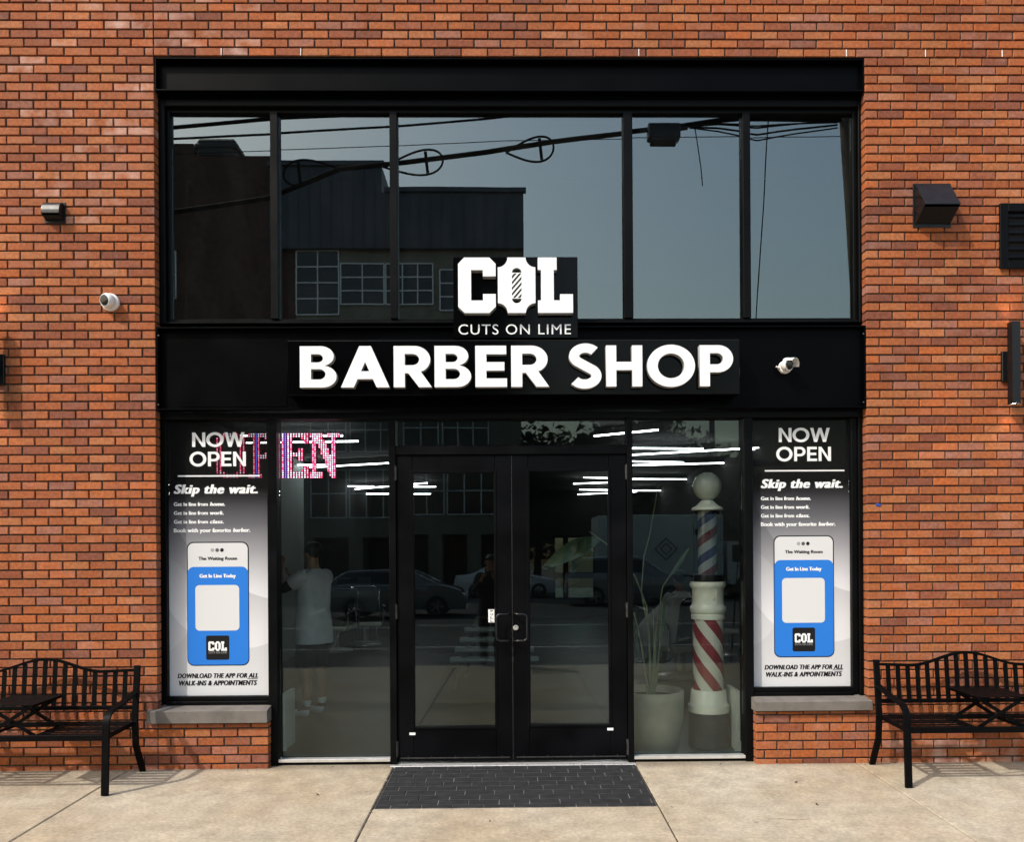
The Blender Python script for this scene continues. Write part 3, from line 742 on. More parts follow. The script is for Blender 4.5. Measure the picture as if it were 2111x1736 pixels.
# square box with the monogram
y2 = -.060
x0, x1, za, zb = X(934.5, 615, y2), X(1191, 615, y2), Z(697, y2), Z(529.5, y2)
ls = thing('logo_sign', ((x0 + x1) / 2, 0, za), 'square black sign with slab letters COL above CUTS ON LIME', 'sign')
rel(MB().cbox(x0, x1, y2, .045, za, zb, .003).build('sign_box', M['signbox']), ls)
yl = y2 - .062
def logo_place(u, v, y):
    p = at((1090 + u * .16106) * .84271, (620 + v * .16106) * .84271, y); return (p.x, p.z)
k0 = logo_place(188, 60, yl); k1 = logo_place(1937, 900, yl)
def lp(u, v): return (k0[0] + (u - 188) / 1749 * (k1[0] - k0[0]), k0[1] + (v - 60) / 840 * (k1[1] - k0[1]))
me = contours_mesh('logo', logo_contours(), .062, lp)
rel(link('lettering', stand(me, yl, .062, [M['white_face'], M['letter_side']])), ls)
a0, a1 = at(945, 689, y2 - .006), at(1177, 689, y2 - .006)
me = font_fit(font_mesh('CUTS ON LIME', 0, 0, 1.12), (a0.x, a1.x, Z(689, y2 - .006), Z(668, y2 - .006)))
rel(link('small_lettering', stand(me, y2 - .0015, 0, [M['white_face']])), ls)

# ================================================================== WINDOW POSTERS
def ramp_film():
    """printed film: clear dark top, grey to white print below"""
    m = bpy.data.materials.new('printed_window_film'); m.use_nodes = True; n = m.node_tree; b = n.nodes['Principled BSDF']; o = n.nodes['Material Output']
    b.inputs['Roughness'].default_value = .5; b.inputs['Specular IOR Level'].default_value = .06
    tc = n.nodes.new('ShaderNodeTexCoord'); sp = n.nodes.new('ShaderNodeSeparateXYZ'); n.links.new(tc.outputs['Generated'], sp.inputs[0])
    cr = n.nodes.new('ShaderNodeValToRGB'); n.links.new(sp.outputs['Z'], cr.inputs[0])
    e = cr.color_ramp.elements; e[0].position = 0; e[0].color = (.64, .65, .67, 1); e[1].position = 1; e[1].color = (.002, .002, .002, 1)
    for p, c in ((.25, (.53, .53, .55)), (.40, (.37, .37, .39)), (.52, (.19, .19, .205)), (.62, (.075, .075, .085)), (.71, (.018, .018, .02)), (.75, (.005, .005, .005))):
        k = e.new(p); k.color = (*c, 1)
    # two big soft-edged printed arcs, one tone step each
    def disc(cx, cz, r, gain, prev):
        vm = n.nodes.new('ShaderNodeVectorMath'); vm.operation = 'SUBTRACT'; n.links.new(tc.outputs['Object'], vm.inputs[0]); vm.inputs[1].default_value = (cx, 0, cz)
        mu = n.nodes.new('ShaderNodeVectorMath'); mu.operation = 'MULTIPLY'; mu.inputs[1].default_value = (1, 0, 1); n.links.new(vm.outputs[0], mu.inputs[0])
        ln = n.nodes.new('ShaderNodeVectorMath'); ln.operation = 'LENGTH'; n.links.new(mu.outputs[0], ln.inputs[0])
        mr = n.nodes.new('ShaderNodeMapRange'); n.links.new(ln.outputs['Value'], mr.inputs[0])
        mr.inputs[1].default_value, mr.inputs[2].default_value, mr.inputs[3].default_value, mr.inputs[4].default_value = r - .004, r + .004, gain, 1
        sc = n.nodes.new('ShaderNodeVectorMath'); sc.operation = 'SCALE'; n.links.new(prev, sc.inputs[0]); n.links.new(mr.outputs[0], sc.inputs['Scale']); return sc.outputs[0]
    c = disc(1.02, -.35, 1.06, 1.35, cr.outputs[0]); c = disc(.55, -1.15, .62, 1.22, c); c = disc(-.2, -1.42, .42, 1.10, c)
    n.links.new(c, b.inputs['Base Color'])
    al = n.nodes.new('ShaderNodeMapRange'); n.links.new(sp.outputs['Z'], al.inputs[0])
    al.inputs[1].default_value, al.inputs[2].default_value, al.inputs[3].default_value, al.inputs[4].default_value = .68, .80, 1, .70
    tr = n.nodes.new('ShaderNodeBsdfTransparent'); mx_ = n.nodes.new('ShaderNodeMixShader')
    n.links.new(al.outputs[0], mx_.inputs[0]); n.links.new(tr.outputs[0], mx_.inputs[1]); n.links.new(b.outputs[0], mx_.inputs[2]); n.links.new(mx_.outputs[0], o.inputs[0])
    return m
M['film'] = ramp_film()
M['print_white'] = mat('print_white', (.82, .83, .84), .45, spec=.3)
M['print_card'] = mat('print_card_white', (.64, .65, .66), .45, spec=.3)
M['print_black'] = mat('print_black', (.006, .006, .007), .45, spec=.3)
M['print_navy'] = mat('print_navy_line', (.006, .009, .018), .45, spec=.3)
M['print_blue'] = mat('print_blue', (.020, .180, .640), .45, spec=.3)
M['print_grey'] = mat('print_grey', (.09, .09, .09), .45, spec=.3)
M['print_pale'] = mat('print_pale_grey', (.36, .36, .36), .45, spec=.3)
def flat(contours, place): return contours_mesh('flat', contours, 0, place)
def poster(px0, px1, py0, py1, label):
    yp = YG - .004
    p00, p11 = at(px0, py0, yp), at(px1, py1, yp)
    W, Hh = p11.x - p00.x, p00.z - p11.z
    # local metres, origin at the top left corner of the film
    root = thing('window_poster', (p00.x, yp, p00.z), label, 'poster', 'posters on the shop windows')
    def pl(u, v): return ((u - 122) / 546 * W, -(v - 60) / 1467 * Hh)
    def put(name, me, y, m_, parent=root): return link(name, stand(me, -y, 0, [m_]), parent)
    def tx(s, x0, x1, ztop, zbot, bold=0., shear=0., gap=1.0):
        a0 = pl(x0, zbot); a1 = pl(x1, ztop); k = (a1[1] - a0[1]) * bold * 2.6
        mes = []
        for i, d in enumerate((-k, -k * .33, k * .33, k) if bold > .004 else (0,)):
            me = font_fit(font_mesh(s, min(bold, .012), shear, gap), (a0[0] + k + d, a1[0] - k + d, a0[1], a1[1]))
            for v in me.vertices: v.co.z += .00012 * i
            mes.append(me)
        return join_meshes('text', mes)
    me = MB().add([(-.014, 0, -Hh), (W + .008, 0, -Hh), (W + .008, 0, .02), (-.014, 0, .02)], [(0, 1, 2, 3)]).mesh('poster_film', M['film'])
    film = link('poster_film', me, root)
    # headline
    mes = []
    for s, x0, x1, t, b in (('NOW', 263, 549, 127, 203), ('OPEN', 248, 555, 229, 306)):
        cs, Wd = word_contours(s, .19, .10 if s == 'OPEN' else .05); q0, q1 = pl(x0, b), pl(x1, t)
        mes.append(flat(cs, lambda u, v: (q0[0] + (q1[0] - q0[0]) * u / Wd, q0[1] + (q1[1] - q0[1]) * v)))
    mes.append(flat([[pl(184, 353.5), pl(630, 353.5), pl(630, 361), pl(184, 361)]], lambda u, v: (u, v)))
    put('headline', join_meshes('headline', mes), .001, M['print_white'])
    put('slogan', tx('Skip the wait.', 161, 620, 402, 466, .022, .24, 1.12), .001, M['print_white'])
    for i, wd in enumerate(('home.', 'work.', 'class.')):
        b = 516 + 46.6 * i
        mes = [tx('Get in line from', 161, 347, b - 20, b, .020, 0, 1.04), tx(wd, 357, 441 - (7 if i else 0), b - 20, b, .034, .22, 1.08)]
        put('text_line', join_meshes('line', mes), .001, M['print_white'])
    mes = [tx('Book with your favorite', 160, 472, 634, 662, .018, 0, 1.04), tx('barber.', 482, 578, 634, 655, .034, .22, 1.08)]
    put('text_line', join_meshes('line', mes), .001, M['print_white'])
    # the printed phone card
    card = put('phone_card', flat([rrect(230, 568, 706, 1362, 36)], pl), .0008, M['print_navy'])
    put('card_top', flat([rrect(236, 562, 712, 1350, 32)], pl), .0016, M['print_card'], card)
    put('blue_panel', flat([rrect(234, 564, 838, 1357, 34)], pl), .0024, M['print_blue'], card)
    for x, m_ in ((370, 'print_pale'), (396, 'print_grey'), (422, 'print_black')):
        put('dot', flat([arc(x, 750, 10, 10, 0, 360, 20)[:-1]], pl), .0024, M[m_], card)
    put('card_title', tx('The Waiting Room', 293, 505, 785, 808, .016, 0, 1.03), .0024, M['print_black'], card)
    put('blue_title', tx('Get In Line Today', 299, 498, 876, 902, .018, 0, 1.03), .0032, M['print_white'], card)
    sq = flat([rrect(276, 515, 935, 1176, 22)], pl); put('white_square', sq, .0032, M['print_card'], card)
    put('logo_tile', flat([rrect(333, 459, 1202, 1330, 10)], pl), .0032, M['print_black'], card)
    a0, a1 = pl(345, 1233), pl(446, 1283)
    mes = [flat(logo_contours(False), lambda u, v: (a0[0] + (u - 188) / 1749 * (a1[0] - a0[0]), a0[1] + (v - 60) / 840 * (a1[1] - a0[1])))]
    put('logo_mark', mes[0], .0040, M['print_white'], card)
    put('logo_words', tx('CUTS ON LIME', 346, 445, 1287, 1297, .0, 0, 1.1), .0040, M['print_pale'], card)
    mes = [tx('DOWNLOAD THE APP FOR ALL', 176, 616, 1402, 1427, .024, .22, 1.10), tx('WALK-INS & APPOINTMENTS', 183, 609, 1440, 1466, .024, .22, 1.10)]
    mes.append(flat([[pl(556, 1430.5), pl(612, 1430.5), pl(612, 1433.5), pl(556, 1433.5)]], lambda u, v: (u, v)))
    put('footer_text', join_meshes('footer', mes), .001, M['print_black'])
    return root
poster(342.5, 552.5, 866, 1436.5, 'tall window poster with a blue phone card, half covering the lit OPEN sign')
poster(1553, 1757.5, 857, 1418, 'tall window poster with a blue phone card, beside the striped barber pole')

# ================================================================== LIT OPEN SIGN (behind the glass)
LETTERS = {
 'O': ["..#####..", ".#######.", "###...###", "##.....##"] + ["##.....##"] * 13 + ["##.....##", "###...###", ".#######.", "..#####.."],
 'P': ["#########.", "##########", "..###..###", "..###...##", "..###...##", "..###...##", "..###...##", "..###...##", "..###...##", "..###..###", "..#######.", "..######..", "..###....."] + ["..###....."] * 6 + ["######....", "######...."],
 'E': ["###########", "###########", ".####...###", ".####....##", ".####....##", ".####......", ".####......", ".####..##..", ".####..##..", ".########..", ".########..", ".####..##..", ".####..##..", ".####......", ".####......", ".####....##", ".####....##", ".####...###", "###########", "###########", "###########"],
 'N': ["######..######", "######..######", ".#####....##..", ".######...##..", ".######...##..", ".##.####..##..", ".##.####..##..", ".##..####.##..", ".##..####.##..", ".##..####.##..", ".##...######..", ".##...######..", ".##....#####..", ".##....#####..", ".##....#####..", ".##.....####..", ".##.....####..", ".##.....####..", "######...###..", "######...###..", "######....##.."]}
M['led_red'] = emis('led_red', (1.0, .05, .16), 2.6)
M['led_pink'] = emis('led_pink', (1.0, .26, .42), 2.8)
M['led_white'] = emis('led_white', (.78, .86, 1.0), 1.9)
M['led_blue'] = emis('led_blue', (.14, .16, 1.0), 1.8)
M['led_back'] = emis('glowing_red_acrylic', (.9, .03, .12), .07)
yo = .30
os_ = thing('open_sign', at(570, 985, yo), 'lit LED sign spelling OPEN in red, pink and blue dots behind the glass', 'sign')
for ch, px0, px1 in (('O', 444, 506), ('P', 511, 560), ('E', 574, 637), ('N', 638, 701)):
    rows = LETTERS[ch]; nr, nc = len(rows), len(rows[0])
    a0, a1 = at(px0, 893, yo), at(px1, 986, yo); dx, dz = (a1.x - a0.x) / nc, (a0.z - a1.z) / nr
    mb = MB(); back = MB()
    for r_, row in enumerate(rows):
        run = None
        for c_, k in enumerate(row + '.'):
            if k == '#' and run is None: run = c_
            if k != '#' and run is not None:
                back.box(a0.x + run * dx - .002, a0.x + c_ * dx + .002, yo + .004, yo + .014 + .0003 * r_, a0.z - (r_ + 1) * dz + .0001, a0.z - r_ * dz - .0001); run = None
            if k == '#':
                inner = all(0 <= r_ + i < nr and 0 <= c_ + j < nc and rows[r_ + i][c_ + j] == '#' for i, j in ((0, 1), (0, -1)))
                mi = (2 if (c_ + r_) % 3 else 1) if inner else (0 if (r_ + 2 * c_) % 3 == 0 else 1)
                if ch in 'EP' and c_ == (2 if ch == 'E' else 3) and inner: mi = 3
                mb.ball((a0.x + (c_ + .5) * dx, yo, a0.z - (r_ + .5) * dz), min(dx, dz) * .36, (1, .8, 1), 6, mi)
    pt = rel(back.build('letter_back', M['led_back']), os_)
    d_ = mb.build('led_dots', [M['led_red'], M['led_pink'], M['led_white'], M['led_blue']]); rel(d_, os_)
for px in (480, 690): rel(MB().tube([(at(px, 880, yo).x, yo + .008, at(px, 893, yo).z), (at(px, 880, yo).x, yo + .008, 3.19)], .0015, 5).build('hanging_wire', M['cable']), os_)

# ================================================================== THINGS ON THE WALL
# turret camera on the left bricks: body looks down and to the left
def turret(name, base, look, size, label, roof=False):
    root = thing(name, base, label, 'camera', 'security cameras on the shopfront')
    q = Vector(look).normalized().to_track_quat('Z', 'Y').to_matrix().to_4x4()
    w_ = Matrix.Rotation(R(90), 4, 'X')                # lathe axis Z -> -Y
    s = size
    MB().lathe([(.001, 0), (s * 1.0, 0), (s * 1.02, s * .12), (s * .98, s * .34), (s * .86, s * .42), (.001, s * .42)], 36, mtx=w_).build('base', M['cam_white'], root, True)
    c = Matrix.Translation((0, -s * .66, 0)) @ q
    MB().lathe([(.001, -s * .80), (s * .50, -s * .66), (s * .74, -s * .40), (s * .86, 0), (s * .84, s * .28), (s * .74, s * .50), (s * .64, s * .56), (s * .60, s * .52), (.001, s * .50)], 36, mtx=c).build('body', M['cam_white'], root, True)
    MB().lathe([(s * .60, s * .50), (s * .58, s * .56), (s * .42, s * .60), (s * .22, s * .62), (.001, s * .62)], 30, mtx=c, cap=False).build('lens', M['cam_black'], root, True)
    return root
p = at(229, 624, 0)
turret('security_camera', (p.x, .001, p.z), (-.42, -1, -.15), .066, 'white turret security camera with black lens on the brick left of the shopfront')
# floodlight style camera on the black band
p = at(1617, 758, .05)
CS = .82
rt = thing('security_camera', (p.x, .049, p.z), 'white hooded security camera on the black sign band', 'camera', 'security cameras on the shopfront')
w_ = Matrix.Rotation(R(90), 4, 'X')
MB().lathe([(.001, 0), (.060, 0), (.062, .012), (.058, .030), (.050, .036), (.001, .036)], 32, mtx=w_).build('base', M['cam_white'], rt, True)
q = Matrix.Translation((-.008, -.085, .004)) @ Vector((.62, -1, -.10)).to_track_quat('Z', 'Y').to_matrix().to_4x4()
MB().lathe([(.001, -.055), (.034, -.045), (.052, -.02), (.060, .012), (.056, .030), (.001, .032)], 32, mtx=q).build('body', M['cam_white'], rt, True)
hood = MB(); prof = [(.063 * math.cos(R(a)), .063 * math.sin(R(a))) for a in range(10, 171, 16)]
n_ = len(prof); Q = Matrix.Translation((.014, -.095, .006)) @ Vector((.75, -1, -.22)).to_track_quat('Z', 'Y').to_matrix().to_4x4() @ Matrix.Rotation(R(-22), 4, 'Z')
vs = [Q @ Vector((x * k, y * k, z)) for z, k in ((-.04, 1), (.062, 1), (.062, .93), (-.04, .93)) for x, y in prof]
fs = [(r_ * n_ + i, r_ * n_ + i + 1, ((r_ + 1) % 4) * n_ + i + 1, ((r_ + 1) % 4) * n_ + i) for r_ in range(4) for i in range(n_ - 1)]
hood.add(vs, fs).build('hood', M['cam_white'], rt, True)
MB().lathe([(.001, .033), (.046, .033), (.040, .042), (.001, .046)], 26, mtx=q).build('lens', M['cam_black'], rt, True)
MB().tube([(-.035, -.02, -.010), (-.075, -.03, -.004), (-.088, -.035, .002)], [.012, .009, .006], 10).build('cable_gland', M['cam_white'], rt, True)

rt.scale = (CS, CS, CS)
# exhaust hoods
def vent_hood(px0, px1, py_top, py_lip, py_bot, depth, label, rnd):
    # wall outline from px; the hood slopes out to `depth` at its lip
    a0, a1 = at(px0, py_bot, 0), at(px1, py_top, 0)
    W, Hh = a1.x - a0.x, a1.z - a0.z
    root = thing('vent_hood', (a0.x, 0, a0.z), label, 'vent', 'vent hoods on the brick wall')
    t = .003
    mb = MB(); zl = Hh * .34
    k = 7
    prof = [(0, Hh), (-.02, Hh)] + ([(-.02 - (depth - .02) * math.sin(R(90 * i / k)) , Hh - (Hh - zl) * (1 - math.cos(R(90 * i / k)))) for i in range(1, k + 1)] if rnd else [(-depth, zl)])
    prof += [(-depth, zl - .008 if rnd else zl - .006), (0, 0)]
    # side cheeks + skin, open underneath
    n_ = len(prof)
    for x in (0, W - t): mb.strip(prof, x, x + t)
    sk = prof[:-1]; 
    for i in range(len(sk) - 1):
        (ya, za), (yb2, zb2) = sk[i], sk[i + 1]
        mb.add([(t, ya, za), (W - t, ya, za), (W - t, yb2, zb2), (t, yb2, zb2)], [(0, 1, 2, 3)])
    mb.cbox(-.012, W + .012, -.006, .004, -.012, Hh + .012, .001)
    mb.build('hood', M['vent'], root, rnd)
    mb = MB().add([(t, -depth + .012, zl - .02), (W - t, -depth + .012, zl - .02), (W - t, -.012, .014), (t, -.012, .014)], [(0, 1, 2, 3)])
    mb.build('damper_flap', M['hole'], root)
    return root
vent_hood(1885, 1956, 382, 440, 466, .16, 'large square black exhaust hood on the bricks right of the window', False)
vent_hood(96, 132, 421, 440, 457, .075, 'small black exhaust hood on the bricks left of the window', True)

# louvred grille at the right edge
a0, a1 = at(2063, 553, -.03), at(2190, 418, -.03)
lv = thing('louvre_grille', (a0.x, -.016, a0.z), 'black wall louvre grille cut off by the right edge of the photo', 'vent')
W, Hh = a1.x - a0.x, a1.z - a0.z; fw = .062
MB().cbox(0, fw, -.014, .006, 0, Hh, .003).cbox(W - fw, W, -.014, .006, 0, Hh, .003).cbox(fw, W - fw, -.0135, .006, 0, fw, .003).cbox(fw, W - fw, -.0135, .006, Hh - fw, Hh, .003).build('frame', M['frame'], lv)
sm = MB(); ns = 6
for i in range(ns):
    z = fw + (Hh - 2 * fw) * (i + .5) / ns
    sm.add([(fw, -.009, z - .012), (W - fw, -.009, z - .012), (W - fw, -.009, z - .005), (fw, -.009, z - .005), (fw, .004, z + .020), (W - fw, .004, z + .020), (W - fw, .004, z + .026), (fw, .004, z + .026)],
           [(0, 1, 2, 3), (3, 2, 6, 7), (0, 4, 5, 1), (4, 7, 6, 5)])
sm.build('louvre_blades', M['frame'], lv)
MB().box(fw - .004, W - fw + .004, .0065, .009, fw - .004, Hh - fw + .004).build('backing', M['hole'], lv)

# up-and-down wall lights, lit
M['lamp_lit'] = emis('lamp_lit', (1.0, .90, .74), 14)
def sconce(px, label):
    yq = -.085
    a0, a1 = at(px, 833, yq), at(px, 664, yq)
    root = thing('wall_light', (a0.x, 0, a0.z), label, 'wall light', 'up and down wall lights')
    Hh = a1.z - a0.z; h = .031
    m_ = MB(); t = .004
    for x0, x1, y0, y1 in ((-h, -h + t, yq - .03, yq + .032), (h - t, h, yq - .03, yq + .032), (-h + t, h - t, yq - .03, yq - .03 + t), (-h + t, h - t, yq + .032 - t, yq + .032)):
        m_.box(x0, x1, y0, y1, 0, Hh)
    m_.build('tube_body', M['vent'], root)
    zb0, zb1 = Z(790, -.01) - a0.z, Z(728, -.01) - a0.z
    MB().cbox(-.052, .052, -.026, .0, zb0, zb1, .003).build('back_plate', M['vent'], root)
    MB().box(-.02, .02, yq + .030, -.024, (zb0 + zb1) / 2 - .03, (zb0 + zb1) / 2 + .03).build('bracket', M['vent'], root)
    for z in (.006, Hh - .010):
        MB().lathe([(.001, z), (.022, z), (.022, z + .004), (.001, z + .004)], 20, mtx=Matrix.Translation((0, yq, 0))).build('lamp', M['lamp_lit'], root)
    for z, d in ((-.004, -1), (Hh + .004, 1)):
        l = bpy.data.lights.new('wall_light_beam', 'SPOT'); l.energy = 1.5; l.color = (1, .62, .30); l.spot_size = R(70); l.spot_blend = .6; l.shadow_soft_size = .02
        o = bpy.data.objects.new('wall_light_beam', l); COL.objects.link(o); o.parent = root; o.location = (0, yq + .015, z)
        o.rotation_euler = Vector((0, .18, d)).to_track_quat('-Z', 'Y').to_euler()
    return root
sconce(2091, 'tall black up and down wall light beside the right edge, below the louvre grille')
sconce(-17, 'tall black up and down wall light at the left edge, mostly out of the photo')

# a torn scrap of blue tape on the right bricks
p = at(1811, 1041, -.002)
mb = MB(); pts = [(-.026, .006), (-.012, .014), (.004, .011), (.018, .004), (.027, -.004), (.012, -.006), (.005, -.016), (-.008, -.010), (-.020, -.008)]
mb.add([(x, -.0025 + .0015 * math.sin(i * 2.1), z) for i, (x, z) in enumerate(pts)] + [(0, -.004, 0)], [(i, (i + 1) % 9, 9) for i in range(9)])
o = mb.build('tape_scrap', mat('blue_tape', (.02, .06, .30), .5)); o.location = p; tag(o, 'small torn scrap of blue tape stuck to the right bricks', 'tape')

# ================================================================== GROUND
SL = .022                                             # sidewalk falls towards the street
def gz(y): return SL * y if y < 0 else 0.0
KERB = -6.35
def sidewalk():
    mb = MB(); xs = [-14, -10.2, -6.4, -2.9, -.905, .935, 2.62, 6.3, 10, 14]; ys = [.11, -2.25, -4.3, KERB + .16]
    g = .005; c = .006
    pav = (-.905, .935, Y_PAV)
    def slab(x0, x1, y1, y0):
        x0 += g; x1 -= g; y0 += g; y1 -= g if y1 < 0 else 0
        def ring(d, dz): return [(x0 + d, y0 + d, gz(y0 + d) + dz), (x1 - d, y0 + d, gz(y0 + d) + dz), (x1 - d, y1 - d, gz(y1 - d) + dz), (x0 + d, y1 - d, gz(y1 - d) + dz)]
        a, b, t = ring(0, -.05), ring(0, -c), ring(c, 0)
        mb.add(a + b + t, [(0, 1, 5, 4), (1, 2, 6, 5), (2, 3, 7, 6), (3, 0, 4, 7), (4, 5, 9, 8), (5, 6, 10, 9), (6, 7, 11, 10), (7, 4, 8, 11), (8, 9, 10, 11)])
    for i in range(len(xs) - 1):
        for j in range(len(ys) - 1):
            y1, y0 = ys[j], ys[j + 1]
            if i == 4 and j == 0: y1 = Y_PAV
            slab(xs[i], xs[i + 1], y1, y0)
    nb = len(mb.f)
    mb.box(-14, 14, KERB + .16, .11, -.6, -.16)
    mb.add([(-14, KERB + .17, gz(KERB + .17) - .012), (14, KERB + .17, gz(KERB + .17) - .012), (14, .10, -.012), (-14, .10, -.012)], [(0, 1, 2, 3)])
    for k in range(nb, len(mb.f)): mb.m[k] = 1
    return mb
Y_PAV = -.93
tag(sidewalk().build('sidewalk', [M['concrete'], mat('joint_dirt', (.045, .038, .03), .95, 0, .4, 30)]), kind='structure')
def pavers():
    mb = MB(); x0, x1 = -.895, .925; w_, d_, g = .200, .098, .006
    y = .015; r_ = 0
    while y - d_ > Y_PAV - .06:
        ya, yb2 = y - d_, y; ya = max(ya, Y_PAV + .008)
        off = [0, .5, .18, .66][r_ % 4] * w_
        x = x0 - off
        while x < x1:
            p, q = max(x, x0), min(x + w_, x1); x += w_
            if q - p < .02 or yb2 - ya < .02: continue
            h = random.uniform(-.0012, .0012); c = .003
            P_ = lambda px, py, dz: (px, py, gz(py) + dz + h)
            a = [P_(p + g / 2, ya + g / 2, -.03), P_(q - g / 2, ya + g / 2, -.03), P_(q - g / 2, yb2 - g / 2, -.03), P_(p + g / 2, yb2 - g / 2, -.03)]
            b = [(v[0], v[1], v[2] + .03 - c) for v in a]
            e = g / 2 + c
            t = [P_(p + e, ya + e, 0), P_(q - e, ya + e, 0), P_(q - e, yb2 - e, 0), P_(p + e, yb2 - e, 0)]
            mb.add(a + b + t, [(0, 1, 5, 4), (1, 2, 6, 5), (2, 3, 7, 6), (3, 0, 4, 7), (4, 5, 9, 8), (5, 6, 10, 9), (6, 7, 11, 10), (7, 4, 8, 11), (8, 9, 10, 11)])
        y -= d_; r_ += 1
    mb.add([(x0, Y_PAV + .006, gz(Y_PAV) - .0045), (x1, Y_PAV + .006, gz(Y_PAV) - .0045), (x1, .02, -.0045), (x0, .02, -.0045)], [(0, 1, 2, 3)], 1)
    return mb
tag(pavers().build('entrance_paving', [M['paver'], M['paver_joint']]), kind='structure')
ZROAD = gz(KERB) - .14
mb = MB(); x = -60
mb.cbox(-60, 60, KERB, KERB + .155, ZROAD - .2, gz(KERB), .015)
tag(mb.build('kerb', M['kerb']), kind='structure')
tag(MB().add([(-160, -160, ZROAD - .02), (160, -160, ZROAD - .02), (160, 40, ZROAD - .02), (-160, 40, ZROAD - .02)], [(0, 1, 2, 3)]).build('ground', mat('far_ground', (.06, .062, .045), .95, 0, .3, .5)), kind='structure')
tag(MB().box(-60, 60, -34, KERB + .001, ZROAD - .015, ZROAD).build('road', M['asphalt']), kind='structure')
mb = MB().box(-60, 60, -15.1, -14.98, ZROAD + .0005, ZROAD + .004).box(-60, 60, -10.1, -10.0, ZROAD + .0005, ZROAD + .004)
for i in range(8): mb.box(-18 + i * 5.6, -17.88 + i * 5.6, -24.5, -20.2, ZROAD + .0005, ZROAD + .004)
tag(mb.build('road_marking', M['road_paint']), kind='structure')
# outside the side edges of the frame the sidewalk simply carries on
tag(MB().box(-60, -14.002, KERB + .16, 1, -.5, gz(-3)).box(14.002, 60, KERB + .16, 1, -.5, gz(-3)).build('far_sidewalk', M['concrete']), kind='structure')

# dry leaves lying about
M['dry_leaf'] = mat('dry_brown_leaf', (.045, .028, .016), .8, 0, .3, 60)
for k, (px, py, s, lab) in enumerate(((655, 1640, .018, 'small dry brown leaf on the pavement left of the black paving'), (1641, 1614, .020, 'small dry brown leaf on the pavement below the barber pole window'),
                                 (1486, 1577, .016, 'small dry leaf curled near the right jamb of the doors'), (1684, 1660, .020, 'small dry brown leaf on the right pavement, nearest the camera'),
                                 (1385, 1666, .012, 'tiny dark leaf just right of the black paving'), (1010, 1695, .013, 'tiny dry leaf in front of the black paving'))):
    p = atz(px, py, 0); 
    for _ in range(3): p = atz(px, py, gz(p.y))
    mb = MB(); a = random.uniform(0, 3)
    mb.add([(-s, 0, .002), (0, -s * .35, .005), (s, 0, .010), (0, s * .4, .004), (0, 0, .0035)], [(0, 1, 4), (1, 2, 4), (2, 3, 4), (3, 0, 4)])
    o = mb.build('dry_leaf', M['dry_leaf']); o.location = p; o.rotation_euler.z = a; tag(o, lab, 'leaf', 'dry leaves on the pavement')

mb = MB()
for k in range(420):
    if k < 300:
        x = random.uniform(-4.6, 4.6); y = (-.006 if (x < XKL or x > XKR) else .04) - abs(random.gauss(0, .022))
    elif k < 370:
        x = random.choice((-.905, .935)) + random.gauss(0, .006); y = random.uniform(-1.7, .0)
    else: x = random.uniform(-4.4, 4.4); y = random.uniform(-1.8, -.05)
    if -.9 < x < .93 and y > -.93 and k >= 300: continue
    r_ = random.uniform(.002, .006); z = gz(y) + r_ * .3
    ps = [V3 * r_ for V3 in (Vector((1, .1, 0)), Vector((-.6, .8, 0)), Vector((-.5, -.9, .1)), Vector((.1, .1, .9)))]
    q_ = Matrix.Rotation(random.uniform(0, 6.3), 3, 'Z')
    mb.add([Vector((x, y, z)) + q_ @ p_ for p_ in ps], [(0, 1, 2), (0, 1, 3), (1, 2, 3), (2, 0, 3)], random.choice((0, 0, 1, 2)))
tag(mb.build('grit', [M['concrete'], M['cement'], mat('pale_mortar_crumb', (.5, .46, .38), .95)]), 'crumbs of mortar and grit along the foot of the wall', 'grit', None, 'stuff')
for px in (456, 620, 1317, 1745, 1908, 2066):
    c = at(px, 106, 0); z = ZLIN + COURSE * .5
    MB().cbox(c.x - .0032, c.x + .0032, -.0015, .004, z - .027, z + .027, .001).build('weep_vent', M['cam_white'], bld)

